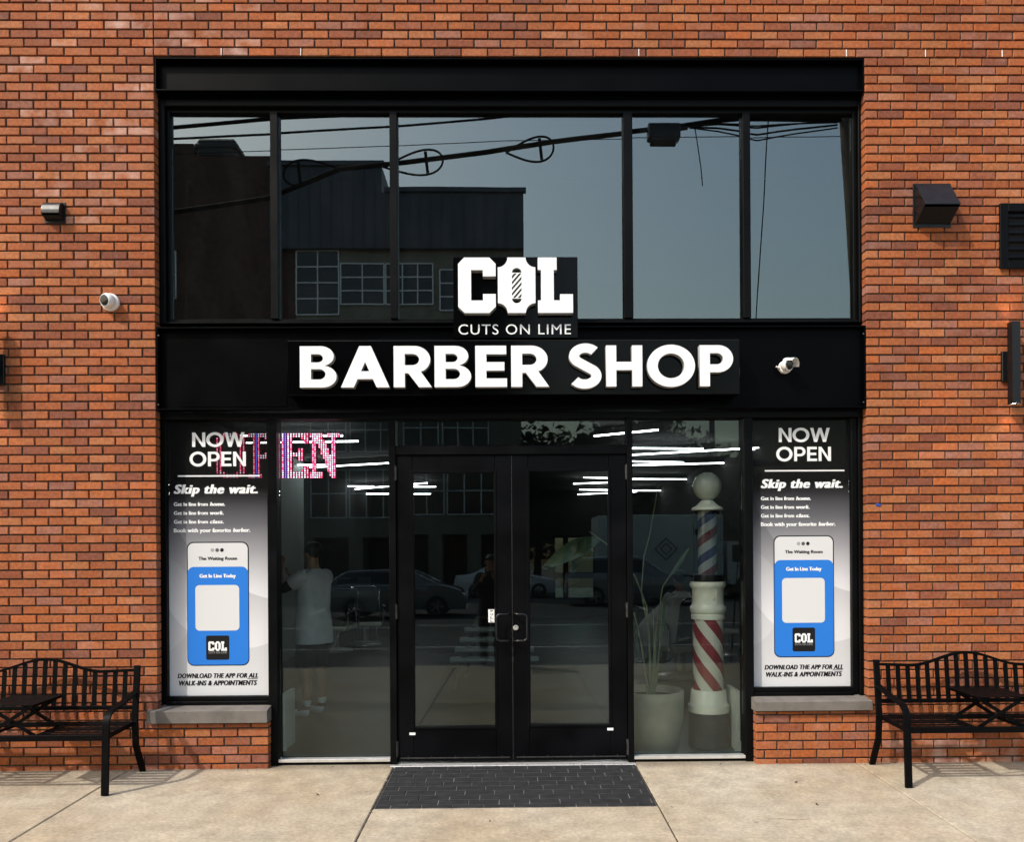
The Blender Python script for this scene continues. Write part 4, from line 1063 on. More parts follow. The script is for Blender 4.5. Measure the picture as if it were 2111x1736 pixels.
# ================================================================== BENCHES
def make_bench():
    """bench with an arched slatted back and a small folding table raised in the middle; back against the wall, front towards -Y"""
    root = thing('park_bench', (0, 0, 0), 'x', 'bench', 'black slatted benches against the brick wall')
    hw = .675; zb0 = .50
    yb_ = -.10
    def top(x): u = min(1, abs(x) / hw); return .775 + .085 * max(0, math.cos(u * math.pi * .62 / .62 * .98)) if u < .5 else .775 + .085 * max(-.06, math.cos(u * math.pi * .98)) * (0 if u > .72 else 1)
    def topc(x):
        u = abs(x) / hw
        if u < .62: return .768 + .092 * (.5 + .5 * math.cos(math.pi * u / .62))
        return .768 + .010 * (u - .62) / .38
    tilt = lambda z: yb_ - .02 + (z - .40) * .12          # the back leans to the wall
    N = 36
    for s in (-1, 1):
        # rear leg and post: one bent flat bar
        m_ = MB(); pts = [Vector((s * hw, .02 - .03, 0)), Vector((s * hw, -.115, .22)), Vector((s * hw, -.125, .40)), Vector((s * hw, tilt(.80), .80))]
        for a, b in zip(pts[:-1], pts[1:]): m_.bar(a, b + (b - a).normalized() * .004, .042, .024, up=Vector((0, 1, 0)))
        m_.build('rear_leg', M['bench'], root)
        # front leg that bends over into the arm
        m_ = MB(); path = [Vector((s * (hw + .006), -.585, 0)), Vector((s * (hw + .002), -.560, .25)), Vector((s * hw, -.545, .42))]
        path += [Vector((s * hw, -.545 + .015 * (1 - math.cos(R(a))) + .085 * (1 - math.cos(R(a))), .46 + .095 * math.sin(R(a)))) for a in range(0, 91, 15)]
        path += [Vector((s * hw, -.30, .575)), Vector((s * hw, tilt(.60) - .012, .615))]
        # flat 45 x 12 mm strip swept along the path
        vs, fs = [], []
        for i, p in enumerate(path):
            d = (path[min(i + 1, len(path) - 1)] - path[max(i - 1, 0)]).normalized(); nrm = Vector((0, -d.z, d.y)); ht = .008 if p.z > .44 else .011
            wx = .0225
            vs += [p + Vector((-wx, 0, 0)) - nrm * ht, p + Vector((wx, 0, 0)) - nrm * ht, p + Vector((wx, 0, 0)) + nrm * ht, p + Vector((-wx, 0, 0)) + nrm * ht]
        for i in range(len(path) - 1):
            for j in range(4): fs.append((i * 4 + j, i * 4 + (j + 1) % 4, i * 4 + 4 + (j + 1) % 4, i * 4 + 4 + j))
        fs += [(0, 1, 2, 3), tuple(len(vs) - 4 + i for i in range(4))]
        m_.add(vs, fs).build('front_leg_and_arm', M['bench'], root, True)
        MB().bar((s * (hw - .014), -.54, .378), (s * (hw - .014), -.13, .385), .014, .032, up=Vector((0, 0, 1))).build('side_rail', M['bench'], root)
    # back: arched top rail, bottom rail, slats
    m_ = MB(); xs = [-hw + .012 + (2 * hw - .024) * i / N for i in range(N + 1)]
    vs, fs = [], []
    for x in xs:
        z = topc(x); y = tilt(z)
        vs += [(x, y - .009, z - .017), (x, y + .009, z - .017), (x, y + .009, z + .003), (x, y - .009, z + .003)]
    for i in range(N):
        for j in range(4): fs.append((i * 4 + j, i * 4 + (j + 1) % 4, i * 4 + 4 + (j + 1) % 4, i * 4 + 4 + j))
    fs += [(0, 1, 2, 3), tuple(4 * N + i for i in range(4))]
    m_.add(vs, fs)
    m_.bar((-hw + .012, tilt(zb0), zb0), (hw - .012, tilt(zb0), zb0), .018, .030, up=Vector((0, 0, 1)))
    m_.build('back_rails', M['bench'], root)
    m_ = MB(); k = 17
    for i in range(k):
        x = -hw + .012 + (2 * hw - .024) * (i + 1) / (k + 1); z = topc(x) - .015
        m_.bar((x, tilt(zb0 + .014), zb0 + .014), (x, tilt(z), z), .034, .005, up=Vector((0, 1, 0)), c=.001)
    m_.build('back_slats', M['bench'], root)
    # seat: front and rear rails, slats on both sides of the table well
    zs = .385
    MB().bar((-hw, -.548, zs), (hw, -.548, zs), .020, .040, up=Vector((0, 0, 1))).bar((-hw, -.135, zs), (hw, -.135, zs), .018, .035, up=Vector((0, 0, 1))).build('seat_rails', M['bench'], root)
    m_ = MB(); tw = .185
    for s in (-1, 1):
        x0, x1 = (tw + .012, hw - .02) if s > 0 else (-hw + .02, -tw - .012)
        for i in range(6):
            y = -.50 + i * .066; m_.cbox(x0, x1, y - .020, y + .020, zs + .008, zs + .013, .001)
        m_.cbox(s * tw - .012, s * tw + .012, -.535, -.15, zs - .012, zs + .007, .002)
        m_.build('seat_slats', M['bench'], root); m_ = MB()
    # little folding table
    zt_ = .605
    m_ = MB()
    for i in range(7):
        y = -.515 + i * .0535; m_.cbox(-tw, tw, y - .0235, y + .0235, zt_, zt_ + .006, .001)
    for s in (-1, 1): m_.cbox(s * (tw - .02) - .009, s * (tw - .02) + .009, -.535, -.175, zt_ - .016, zt_ - .001, .001)
    m_.build('table_top', M['bench'], root)
    m_ = MB()
    for y, yy in ((-.515, -.500), (-.200, -.215)):
        m_.bar((-tw + .02, y, zs + .005), (tw - .035, y, zt_ - .012), .026, .006, up=Vector((0, 1, 0)), c=.001)
        m_.bar((tw - .02, yy, zs + .005), (-tw + .035, yy, zt_ - .012), .026, .006, up=Vector((0, 1, 0)), c=.001)
    m_.tube([(-tw + .02, -.52, zs + .005), (-tw + .02, -.195, zs + .005)], .005, 8).tube([(tw - .02, -.52, zs + .005), (tw - .02, -.195, zs + .005)], .005, 8)
    m_.build('folding_legs', M['bench'], root)
    return root
b1 = make_bench()
b1['label'] = 'black slatted metal bench with a raised middle table, against the bricks at the left'
pl_ = atz(277, 1592, 0); b1.location = (pl_.x - .620, -.03, 0)
b2 = copy_tree(b1); b2['label'] = 'black slatted metal bench with a raised middle table, against the bricks at the right'
pr_ = atz(1807, 1588, 0); b2.location = (pr_.x + .715, -.03, 0)
for b in (b1, b2): b.rotation_euler = (SL * .9, 0, 0)

# ================================================================== INSIDE THE SHOP
def crop(k):                                          # px of an enlarged crop -> px of the 2111 wide photo
    ox, oy, s = k
    return lambda x, y: ((ox + x * s) * .84271, (oy + y * s) * .84271)
cA, cB, cC, cD, cE = crop((660, 1000, .23035)), crop((1000, 1000, .26528)), crop((1540, 1020, .25338)), crop((350, 760, .42634)), crop((1780, 1000, .18948))
ZT = 3.10
tubes = [(cD, 213, 718, 1145, 718), (cD, 213, 764, 1235, 750), (cA, 210, 600, 640, 596), (cA, 210, 636, 1310, 575), (cA, 545, 822, 1105, 826), (cA, 545, 886, 1340, 818),
         (cA, 665, 905, 1420, 905), (cA, 750, 941, 1420, 926), (cB, -60, 704, 170, 686), (cB, -90, 720, 250, 720), (cB, -60, 787, 200, 787), (cB, -40, 803, 320, 793),
         (cB, 238, 827, 542, 860), (cB, 305, 845, 480, 810), (cB, 1612, 634, 2060, 647), (cB, 1518, 693, 2060, 672), (cB, 1577, 747, 2100, 755), (cB, 1560, 791, 2100, 766),
         (cB, 1370, 818, 1622, 833), (cB, 1380, 832, 1640, 790), (cB, 1710, 252, 2300, 195), (cC, -60, 303, 710, 308), (cC, -60, 372, 1480, 285), (cC, -60, 428, 520, 440),
         (cC, -60, 470, 1058, 442), (cC, -60, 600, 640, 604), (cC, -40, 712, 620, 711), (cE, 250, 526, 425, 527)]
places = ['over the door heads', 'deep in the shop']
GRP = 'led tubes across the shop ceiling'
LED_LABEL = 'straight white led tube fixed under the dark shop ceiling'
for f, xa, ya, xb, yb_ in tubes:
    a, b = atz(*f(xa, ya), ZT), atz(*f(xb, yb_), ZT)
    if a.y > 13.9 or b.y > 13.9: continue
    mb = MB(); d = (b - a).normalized()
    mb.tube([a, b], .0090, 8, 0)
    mb.bar(a + Vector((0, 0, .016)), b + Vector((0, 0, .016)), .03, .014, 1, up=Vector((0, 0, 1)))
    for q in (.12, .88):
        p = a.lerp(b, q); mb.box(p.x - .004, p.x + .004, p.y - .004, p.y + .004, ZT + .02, 3.199, 1)
    tag(mb.build('led_tube', [M['tube'], M['vent']]), LED_LABEL, 'ceiling light', GRP)

# ---- the barber pole
yp = .72
pb = atz(1461, 1538, 0); PX = pb.x; PY = pb.y
def pz(v): return Z(v, PY)
def pr(v): return v * (PY + D_CAM) / (LENS / 36 * 2111)
bp = thing('barber_pole', (PX, PY, 0), 'old floor standing barber pole with globe and striped drums inside the right window', 'barber pole')
MB().lathe([(.001, 0), (pr(41), 0), (pr(41.5), .012), (pr(41), .03), (pr(40), pz(1470)), (.001, pz(1470))], 40).build('plinth', M['plinth'], bp, True)
E_ = M['porcelain']
MB().lathe([(.001, pz(1470)), (pr(41.5), pz(1470)), (pr(42.5), pz(1464)), (pr(42), pz(1456)), (pr(39), pz(1453)), (pr(37.5), pz(1449)), (pr(35.5), pz(1426)), (pr(34), pz(1424)), (.001, pz(1424))], 48).build('base_moulding', E_, bp, True)
def striped(name, cols, turns, n):
    m = bpy.data.materials.new(name); m.use_nodes = True; N_ = m.node_tree; b = N_.nodes['Principled BSDF']; b.inputs['Roughness'].default_value = .22
    tc = N_.nodes.new('ShaderNodeTexCoord'); sp = N_.nodes.new('ShaderNodeSeparateXYZ'); N_.links.new(tc.outputs['Object'], sp.inputs[0])
    an = N_.nodes.new('ShaderNodeMath'); an.operation = 'ARCTAN2'; N_.links.new(sp.outputs['Y'], an.inputs[0]); N_.links.new(sp.outputs['X'], an.inputs[1])
    k = N_.nodes.new('ShaderNodeMath'); k.operation = 'MULTIPLY_ADD'; N_.links.new(sp.outputs['Z'], k.inputs[0]); k.inputs[1].default_value = turns
    a2 = N_.nodes.new('ShaderNodeMath'); a2.operation = 'MULTIPLY'; N_.links.new(an.outputs[0], a2.inputs[0]); a2.inputs[1].default_value = n / (2 * math.pi)
    N_.links.new(a2.outputs[0], k.inputs[2])
    fr = N_.nodes.new('ShaderNodeMath'); fr.operation = 'FRACT'; N_.links.new(k.outputs[0], fr.inputs[0])
    cr = N_.nodes.new('ShaderNodeValToRGB'); cr.color_ramp.interpolation = 'CONSTANT'; e = cr.color_ramp.elements
    e[0].position = 0; e[0].color = (*cols[0], 1); e[1].position = 1 / len(cols); e[1].color = (*cols[1], 1)
    for i, c in enumerate(cols[2:]): q = e.new((i + 2) / len(cols)); q.color = (*c, 1)
    N_.links.new(fr.outputs[0], cr.inputs[0]); N_.links.new(cr.outputs[0], b.inputs['Base Color'])
    return m
red, wht, blu = (.23, .012, .022), (.62, .63, .56), (.02, .025, .15)
st1 = striped('red_white_spiral', [red, wht], 4.1, 4)
st2 = striped('red_white_blue_spiral', [red, wht, blu, wht], -3.2, 1)
z0_, z1_ = pz(1426), pz(1279)
MB().lathe([(pr(31.5), z0_), (pr(31.5), z1_)], 48, cap=False).build('lower_drum', st1, bp, True)
MB().lathe([(.001, pz(1279)), (pr(34), pz(1279)), (pr(34.5), pz(1275)), (pr(34), pz(1269)), (pr(32.5), pz(1268)), (pr(35), pz(1266)), (pr(37), pz(1260)), (pr(36.5), pz(1254)), (pr(33.5), pz(1250)), (pr(32.5), pz(1247)),
            (pr(32.5), pz(1217)), (pr(34), pz(1215)), (pr(36.8), pz(1211)), (pr(37), pz(1207)), (pr(35), pz(1202)), (.001, pz(1202))], 48).build('capital', E_, bp, True)
kb = MB().ball((pr(4), -pr(32.6), pz(1236)), pr(3.6), (1, .7, 1), 12).box(pr(9.5), pr(10.5), -pr(33), -pr(30.5), pz(1247), pz(1218))
kb.build('knob', E_, bp, True)
MB().lathe([(.001, pz(1203)), (pr(30), pz(1203)), (pr(31), pz(1196)), (pr(29), pz(1187)), (.001, pz(1187))], 40).build('dark_collar', M['vent'], bp, True)
MB().lathe([(pr(19.5), pz(1190)), (pr(19.5), pz(1056))], 40, cap=False).build('upper_drum', st2, bp, True)
M['pole_glass'] = glass('pole_cylinder_glass', .05, (.62, .64, .70))
MB().lathe([(pr(29), pz(1187)), (pr(29), pz(1056))], 40, cap=False).build('glass_cylinder', M['pole_glass'], bp, True)
MB().lathe([(.001, pz(1055)), (pr(32), pz(1055)), (pr(32.8), pz(1053)), (pr(31), pz(1049)), (pr(24), pz(1046)), (pr(18), pz(1041)), (pr(14), pz(1036)), (pr(12), pz(1034)), (.001, pz(1034))], 48).build('cap_flare', E_, bp, True)
M['globe'] = mat('milk_glass', (.52, .55, .49), .12, 0, .03, 4)
MB().ball((0, 0, pz(1005)), pr(30), (1, 1, .98), 40).build('globe', M['globe'], bp, True)

# ---- planter with its long-stemmed plant
po = atz(1344, 1545, 0); PR_ = .262
pt = thing('potted_plant', (po.x, po.y, 0), 'large pale round pot with tall strap leaved plant behind the right window', 'potted plant')
hp = Z(1424, po.y)
MB().lathe([(.001, 0), (PR_ * .72, 0), (PR_ * .80, .02), (PR_ * .97, hp * .55), (PR_, hp - .015), (PR_ - .006, hp), (PR_ - .026, hp - .004), (PR_ - .03, hp - .07), (.001, hp - .07)], 48).build('pot', M['pot'], pt, True)
MB().lathe([(.001, hp - .068), (PR_ - .032, hp - .060), (.001, hp - .056)], 24).build('soil', M['soil'], pt)
sm, lf = MB(), MB()
def blade(mb, pts, wd, fold=.25):
    vs, fs = [], []; n_ = len(pts)
    for i, (p, w_) in enumerate(zip(pts, wd)):
        d = (pts[min(i + 1, n_ - 1)] - pts[max(i - 1, 0)]).normalized(); s_ = d.cross(Vector((.3, -1, .2))).normalized(); up_ = s_.cross(d)
        vs += [p - s_ * w_ + up_ * w_ * fold, p, p + s_ * w_ + up_ * w_ * fold]
    for i in range(n_ - 1): fs += [(i * 3, i * 3 + 1, i * 3 + 4, i * 3 + 3), (i * 3 + 1, i * 3 + 2, i * 3 + 5, i * 3 + 4)]
    mb.add(vs, fs)
def rp(px, py, y): q = at(px, py, y); return Vector((q.x - po.x, q.y - po.y, q.z))
base_ = Vector((0, 0, hp - .07))
for (pts_, r_) in (([(1344, 1410), (1337, 1300), (1322, 1220), (1327, 1150), (1340, 1100), (1357, 1000)], .008), ([(1350, 1410), (1352, 1300), (1366, 1210), (1395, 1165), (1420, 1132)], .007),
                   ([(1334, 1410), (1322, 1330), (1307, 1262)], .010), ([(1340, 1410), (1338, 1330), (1333, 1250), (1310, 1190), (1262, 1130), (1215, 1096)], .009), ([(1352, 1410), (1360, 1330), (1364, 1240)], .010), ([(1346, 1410), (1349, 1330), (1345, 1255)], .010)):
    ps = [base_ + Vector((random.uniform(-.05, .05), random.uniform(-.04, .04), 0))] + [rp(x, y, po.y + .02) for x, y in pts_]
    sm.tube(ps, [r_ * 1.3] + [r_ * (1.0 - .75 * i / len(ps)) for i in range(len(ps) - 1)], 7)
sm.build('stem', M['stem'], pt, True)
for tip, mid, root_, w_ in (((1240, 1112), (1195, 1120), (1120, 1172), .075), ((1180, 1178), (1192, 1150), (1206, 1112), .045), ((1292, 1232), (1306, 1290), (1318, 1360), .016), ((1380, 1225), (1364, 1290), (1352, 1380), .016), ((1330, 1240), (1338, 1310), (1345, 1390), .014), ((1420, 1128), (1408, 1150), (1380, 1190), .02)):
    a, b, c = rp(*root_, po.y + .03), rp(*mid, po.y + .05), rp(*tip, po.y + .12)
    ps = [a.lerp(b, t) * (1 - t) + b.lerp(c, t) * t for t in [i / 8 for i in range(9)]]
    blade(lf, ps, [w_ * math.sin(math.pi * (.06 + .92 * i / 8)) for i in range(9)])
lf.build('leaf_blades', M['leaf'], pt, True)

# ---- barber chairs
def barber_chair():
    root = thing('barber_chair', (0, 0, 0), 'x', 'barber chair', 'barber chairs')
    MB().lathe([(.001, 0), (.30, 0), (.31, .02), (.29, .045), (.12, .075), (.075, .10), (.07, .36), (.001, .36)], 32).build('pedestal', M['brushed'], root, True)
    MB().cbox(-.27, .27, -.26, .26, .44, .56, .04).build('seat', M['leather'], root, True)
    MB().cbox(-.29, .29, -.28, .28, .36, .44, .02).build('seat_pan', M['porcelain'], root, True)
    m_ = MB(); t = Matrix.Translation((0, .27, .56)) @ Matrix.Rotation(R(-12), 4, 'X'); m_.cbox(-.25, .25, -.02, .05, 0, .46, .035, 0, t); m_.build('backrest', M['leather'], root, True)
    fr = MB(); arch = [t @ Vector(v) for v in [(-.27, .03, -.05)] + [(-.27, .03, .30)] + [(-.27 + .10 * (1 - math.cos(R(a))), .03, .40 + .10 * math.sin(R(a))) for a in range(0, 91, 15)]]
    arch2 = [Vector((-v.x, v.y, v.z)) for v in arch][::-1]
    fr.tube(arch + arch2, .013, 8); fr.build('back_frame', M['chrome'], root, True)
    m_ = MB().cbox(-.12, .12, -.02, .02, 0, .14, .02, 0, Matrix.Translation((0, .39, 1.08))); m_.build('headrest', M['leather'], root, True)
    for s in (-1, 1):
        a_ = MB().tube([(s * .33, .22, .40), (s * .34, .24, .62), (s * .335, .20, .70), (s * .335, -.20, .70), (s * .335, -.25, .66), (s * .33, -.22, .42)], .014, 8).cbox(s * .335 - .03, s * .335 + .03, -.20, .18, .705, .735, .01)
        a_.build('armrest', M['chrome'], root, True)
    f_ = MB().tube([(-.20, -.26, .38), (-.20, -.50, .16), (-.20, -.62, .14)], .012, 8).tube([(.20, -.26, .38), (.20, -.50, .16), (.20, -.62, .14)], .012, 8).cbox(-.22, .22, -.68, -.52, .13, .15, .006)
    f_.build('footrest', M['brushed'], root, True)
    return root
ch = barber_chair()
def chair_at(o, px, py, rz, lab):
    p = atz(px, py, 0); o.location = (p.x, p.y, 0); o.rotation_euler.z = rz; o['label'] = lab; return p
chair_at(ch, 752, 1332, R(12), 'barber chair with arched chrome back, nearest the left jamb of the doors')
chair_at(copy_tree(ch), 690, 1344, R(-10), 'barber chair with arched chrome back, half hidden by the standing barber')
cc = copy_tree(ch); p_client = chair_at(cc, 1402, 1398, R(-155), 'barber chair holding the client in a pale cape')
chair_at(copy_tree(ch), 1497, 1350, R(160), 'barber chair deep in the shop at the right, behind the barber pole')

# ---- tiered A-frame shelf behind the doors
p = atz(1020, 1424, 0)
sh = thing('tiered_shelf', (p.x, p.y, 0), 'low A-frame stand with four tiers of pale boards behind the doors', 'display shelf')
m_ = MB()
for s in (-1, 1):
    m_.bar((s * .50, -.10, 0), (s * .20, .16, .86), .05, .025).bar((s * .40, .42, 0), (s * .17, .18, .86), .045, .022)
m_.bar((-.20, .17, .85), (.20, .17, .85), .04, .03, up=Vector((0, 0, 1))).build('a_frame', M['shelf_leg'], sh)
for i in range(4):
    z = .36 + .115 * i; hw = .52 - .055 * i; y = .02 + .033 * i
    MB().strip([(y - .13, z), (y - .10, z - .02), (y + .06, z - .02), (y + .09, z), (y + .09, z + .03), (y - .12, z + .035)], -hw, hw).build('shelf_board', M['tread'], sh)
# thin white upright panel ends in the corners of the side windows
for px, lab in ((584, 'narrow white upright board standing in the corner of the left window'), (1521, 'narrow white upright board standing in the corner of the right window')):
    p = atz(px, 1548, 0); z1 = Z(1428, p.y); z2 = Z(1515, p.y)
    root = thing('corner_board', (p.x, p.y, 0), lab, 'board')
    MB().cbox(-.018, .018, -.01, .3, 0, z1, .002).build('upright', M['tread'], root)
    MB().cbox(-.03, .036, -.03, -.011, 0, z2 * .55, .002).build('foot_block', M['tread'], root)

# ================================================================== PEOPLE
def skin_obj(name, joints, bones, m_, parent, sub=2, root='hip'):
    names = list(joints); idx = {k: i for i, k in enumerate(names)}
    me = bpy.data.meshes.new(name); me.from_pydata([joints[k][0] for k in names], [(idx[a], idx[b]) for a, b in bones], [])
    o = bpy.data.objects.new(name, me); COL.objects.link(o)
    md = o.modifiers.new('skin', 'SKIN'); md.branch_smoothing = .6
    for k in names:
        sv = me.skin_vertices[0].data[idx[k]]; r = joints[k][1]; sv.radius = r if isinstance(r, tuple) else (r, r); sv.use_root = (k == root)
    ss = o.modifiers.new('sub', 'SUBSURF'); ss.levels = ss.render_levels = sub
    out = modmesh(o, name); bpy.data.objects.remove(o)
    out.materials.clear(); out.materials.append(m_); out.polygons.foreach_set('material_index', [0] * len(out.polygons)); out.polygons.foreach_set('use_smooth', [True] * len(out.polygons))
    return link(name, out, parent)
def V(x, y, z): return Vector((x, y, z))
def person(name, loc, rz, label, arms, seated=False, clothes=('shirt', 'sleeve', 'shorts'), long_pants=False):
    """faces local -Y; arms = ((elbow, wrist, hand dir) left, right)"""
    root = thing(name, loc, label, 'person', None, rz)
    J, B = {}, []
    def j(k, v, r, par=None):
        J[k] = (V(*v), r)
        if par: B.append((par, k))
    if not seated:
        j('hip', (0, .01, .93), (.155, .11)); hz = 0
    else:
        j('hip', (0, .05, .60), (.16, .12)); hz = -.33
    j('waist', (0, .005, 1.06 + hz), (.135, .10), 'hip'); j('chest', (0, .01, 1.26 + hz), (.155, .11), 'waist'); j('upper', (0, .02, 1.39 + hz), (.115, .085), 'chest')
    j('neck', (0, .015, 1.47 + hz), .054, 'upper'); j('nape', (0, -.002, 1.53 + hz), .056, 'neck')
    j('skull', (0, -.012, 1.615 + hz), (.072, .088), 'nape'); j('crown', (0, -.004, 1.675 + hz), (.066, .080), 'skull')
    for s, n in ((1, 'l'), (-1, 'r')):
        if not seated:
            j(n + 'thigh', (s * .095, .01, .86), .092, 'hip'); j(n + 'knee', (s * .105, -.015, .50), .058, n + 'thigh'); j(n + 'calf', (s * .108, .012, .36), .056, n + 'knee')
            j(n + 'ankle', (s * .11, .02, .10), .036, n + 'calf'); j(n + 'toe', (s * .12, -.10, .045), .036, n + 'ankle')
        else:
            j(n + 'thigh', (s * .10, -.05, .60), .09, 'hip'); j(n + 'knee', (s * .12, -.42, .58), .062, n + 'thigh'); j(n + 'calf', (s * .12, -.47, .40), .056, n + 'knee')
            j(n + 'ankle', (s * .12, -.50, .22), .038, n + 'calf'); j(n + 'toe', (s * .13, -.62, .17), .036, n + 'ankle')
        e, w_, h = arms[0 if s > 0 else 1]
        j(n + 'sho', (s * .165, .025, 1.405 + hz), .060, 'upper'); j(n + 'arm', tuple(V(s * .165, .025, 1.405 + hz).lerp(V(*e), .45)), .050, n + 'sho')
        j(n + 'elb', e, .040, n + 'arm'); j(n + 'fore', tuple(V(*e).lerp(V(*w_), .35)), .040, n + 'elb'); j(n + 'wri', w_, .026, n + 'fore')
        hd = V(*h).normalized(); wv = V(*w_); side = hd.cross(V(0, 0, 1)) if abs(hd.z) < .8 else hd.cross(V(0, 1, 0)); side.normalize(); nrm = side.cross(hd)
        pm = wv + hd * .055; j(n + 'palm', tuple(pm), (.036, .016), n + 'wri')
        for f_, (o_, L) in enumerate(((-.030, .066), (-.010, .076), (.010, .072), (.028, .056))):
            k0 = wv + hd * .095 + side * o_; k1 = k0 + hd * L * .5 - nrm * .010 * s; k2 = k0 + hd * L * .82 - nrm * .030 * s
            j(f'{n}f{f_}a', tuple(k0), .0095, n + 'palm'); j(f'{n}f{f_}b', tuple(k1), .0085, f'{n}f{f_}a'); j(f'{n}f{f_}c', tuple(k2), .0075, f'{n}f{f_}b')
        t0 = wv + hd * .04 - side * .034; j(n + 'ta', tuple(t0), .011, n + 'palm'); j(n + 'tb', tuple(t0 + hd * .035 - side * .018 - nrm * .012 * s), .0095, n + 'ta')
    body = skin_obj('body', J, B, M['skin'], root)
    hd = MB(); hz0 = 1.64 + hz                            # facial features
    hd.ball((0, -.098, hz0 - .03), .016, (.8, 1.2, 1.3), 10)
    for s in (-1, 1): hd.ball((s * .078, .0, hz0 - .03), .026, (.35, .8, 1.1), 10).ball((s * .031, -.086, hz0 - .005), .011, (1.2, .6, .8), 10)
    hd.ball((0, -.088, hz0 - .07), .016, (1.5, .5, .5), 10)
    hd.build('face', M['skin'], root, True)
    hm = MB(); hm.ball((0, .012, hz0 + .022), .096, (.90, 1.06, .92), 24)
    bm = bmesh.new(); me = hm.mesh('hair', M['hair'], True); bm.from_mesh(me)
    for v in list(bm.verts):
        if v.co.y < -.045 and v.co.z < hz0 + .035: bm.verts.remove(v)
    for v in bm.verts: v.co += v.co.normalized() * random.uniform(-.004, .006)
    bm.to_mesh(me); bm.free(); link('hair', me, root)
    up_, sl_, lo_ = clothes
    # shirt: a loose draped loft with short sleeves
    mb = MB(); n_ = 28
    rings = [(.735, .205, .165, .012), (.80, .200, .160, .012), (.93, .190, .150, .010), (1.06, .176, .138, .006), (1.20, .186, .138, .008), (1.31, .192, .130, .014), (1.385, .190, .116, .020), (1.432, .160, .100, .020), (1.462, .092, .076, .016), (1.478, .066, .064, .014)]
    if seated: rings = rings[3:]
    for r_, (z, rx, ry, yo_) in enumerate(rings):
        for k in range(n_):
            a = 2 * math.pi * k / n_; fo = 1 + (.035 * math.sin(a * 5 + z * 9) + .02 * math.sin(a * 9 - z * 7)) * max(0, 1.3 - z)
            ca, sa = math.cos(a), math.sin(a); e = .82
            mb.v.append((rx * fo * abs(ca) ** e * (1 if ca > 0 else -1), yo_ + ry * fo * abs(sa) ** e * (1 if sa > 0 else -1), z + hz))
    for r_ in range(len(rings) - 1):
        for k in range(n_): mb.f.append((r_ * n_ + k, r_ * n_ + (k + 1) % n_, (r_ + 1) * n_ + (k + 1) % n_, (r_ + 1) * n_ + k)); mb.m.append(0)
    for n in 'lr':
        a_, b_ = J[n + 'sho'][0], J[n + 'arm'][0]
        mb.tube([a_.lerp(b_, -.35), a_, a_.lerp(b_, .5), b_, b_.lerp(J[n + 'elb'][0], .12)], [.055, .078, .080, .076, .072], 14)
    mb.build('shirt', M[up_], root, True)
    for n in 'lr':
        SJ = {'hip': (J[n + 'arm'][0].lerp(J[n + 'sho'][0], .3), .062), 'e': (J[n + 'elb'][0], .053), 'f': (J[n + 'fore'][0], .050)}; Sb = [('hip', 'e'), ('e', 'f')]
        if long_pants: SJ['w'] = (J[n + 'wri'][0], .036); Sb.append(('f', 'w'))
        skin_obj('sleeve', SJ, Sb, M[sl_], root)
    mb = MB()
    h_ = J['hip'][0]
    mb.lathe([(.140, -.17), (.165, -.12), (.172, -.03), (.172, .06), (.165, .10)], 24, mtx=Matrix.Translation(h_) @ Matrix.Diagonal((1, .78, 1, 1)), cap=False)
    for n in 'lr':
        t_, k_ = J[n + 'thigh'][0], J[n + 'knee'][0]; a_ = J[n + 'ankle'][0]
        if long_pants: mb.tube([t_.lerp(k_, -.10), t_.lerp(k_, .3), k_, k_.lerp(a_, .5), a_ + V(0, 0, -.03)], [.108, .104, .078, .070, .062], 16)
        else: mb.tube([t_.lerp(k_, -.12), t_.lerp(k_, .25), t_.lerp(k_, .6), t_.lerp(k_, 1.0)], [.092, .094, .098, .100], 16)
    mb.build('trousers' if long_pants else 'shorts', M[lo_], root, True)
    for n in 'lr':
        a = J[n + 'ankle'][0]
        if not long_pants and not seated: skin_obj('sock', {'hip': (a + V(0, -.004, .10), .045), 'b': (a + V(0, 0, .0), .043)}, [('hip', 'b')], M['sock'], root)
        z0 = a.z - .10
        skin_obj('shoe', {'hip': (V(a.x, a.y + .02, z0 + .055), (.048, .052)), 'b': (V(a.x, a.y - .07, z0 + .048), (.047, .044)), 'c': (V(a.x * 1.03, a.y - .17, z0 + .036), (.046, .033))}, [('hip', 'b'), ('b', 'c')], M['sock' if not long_pants else 'shorts'], root)
    return root
p = atz(640, 1476, 0)
# barber: seen from his left and behind, forearm raised in front of his face
person('person', (p.x + .03, p.y, 0), R(-90) + R(-28), 'standing barber in long pale shirt, dark shorts and white trainers behind the left window',
       (((.235, -.20, 1.26), (.10, -.33, 1.47), (-.25, .05, 1)), ((-.25, -.13, 1.20), (-.13, -.36, 1.36), (.3, -.5, .6))))
client = person('person', (p_client.x, p_client.y, -.02), R(-155), 'seated client in a pale cape behind the barber pole', (((.26, -.02, .84), (.22, -.24, .76), (0, -1, -.2)), ((-.26, -.02, .84), (-.22, -.24, .76), (0, -1, -.2))), seated=True)
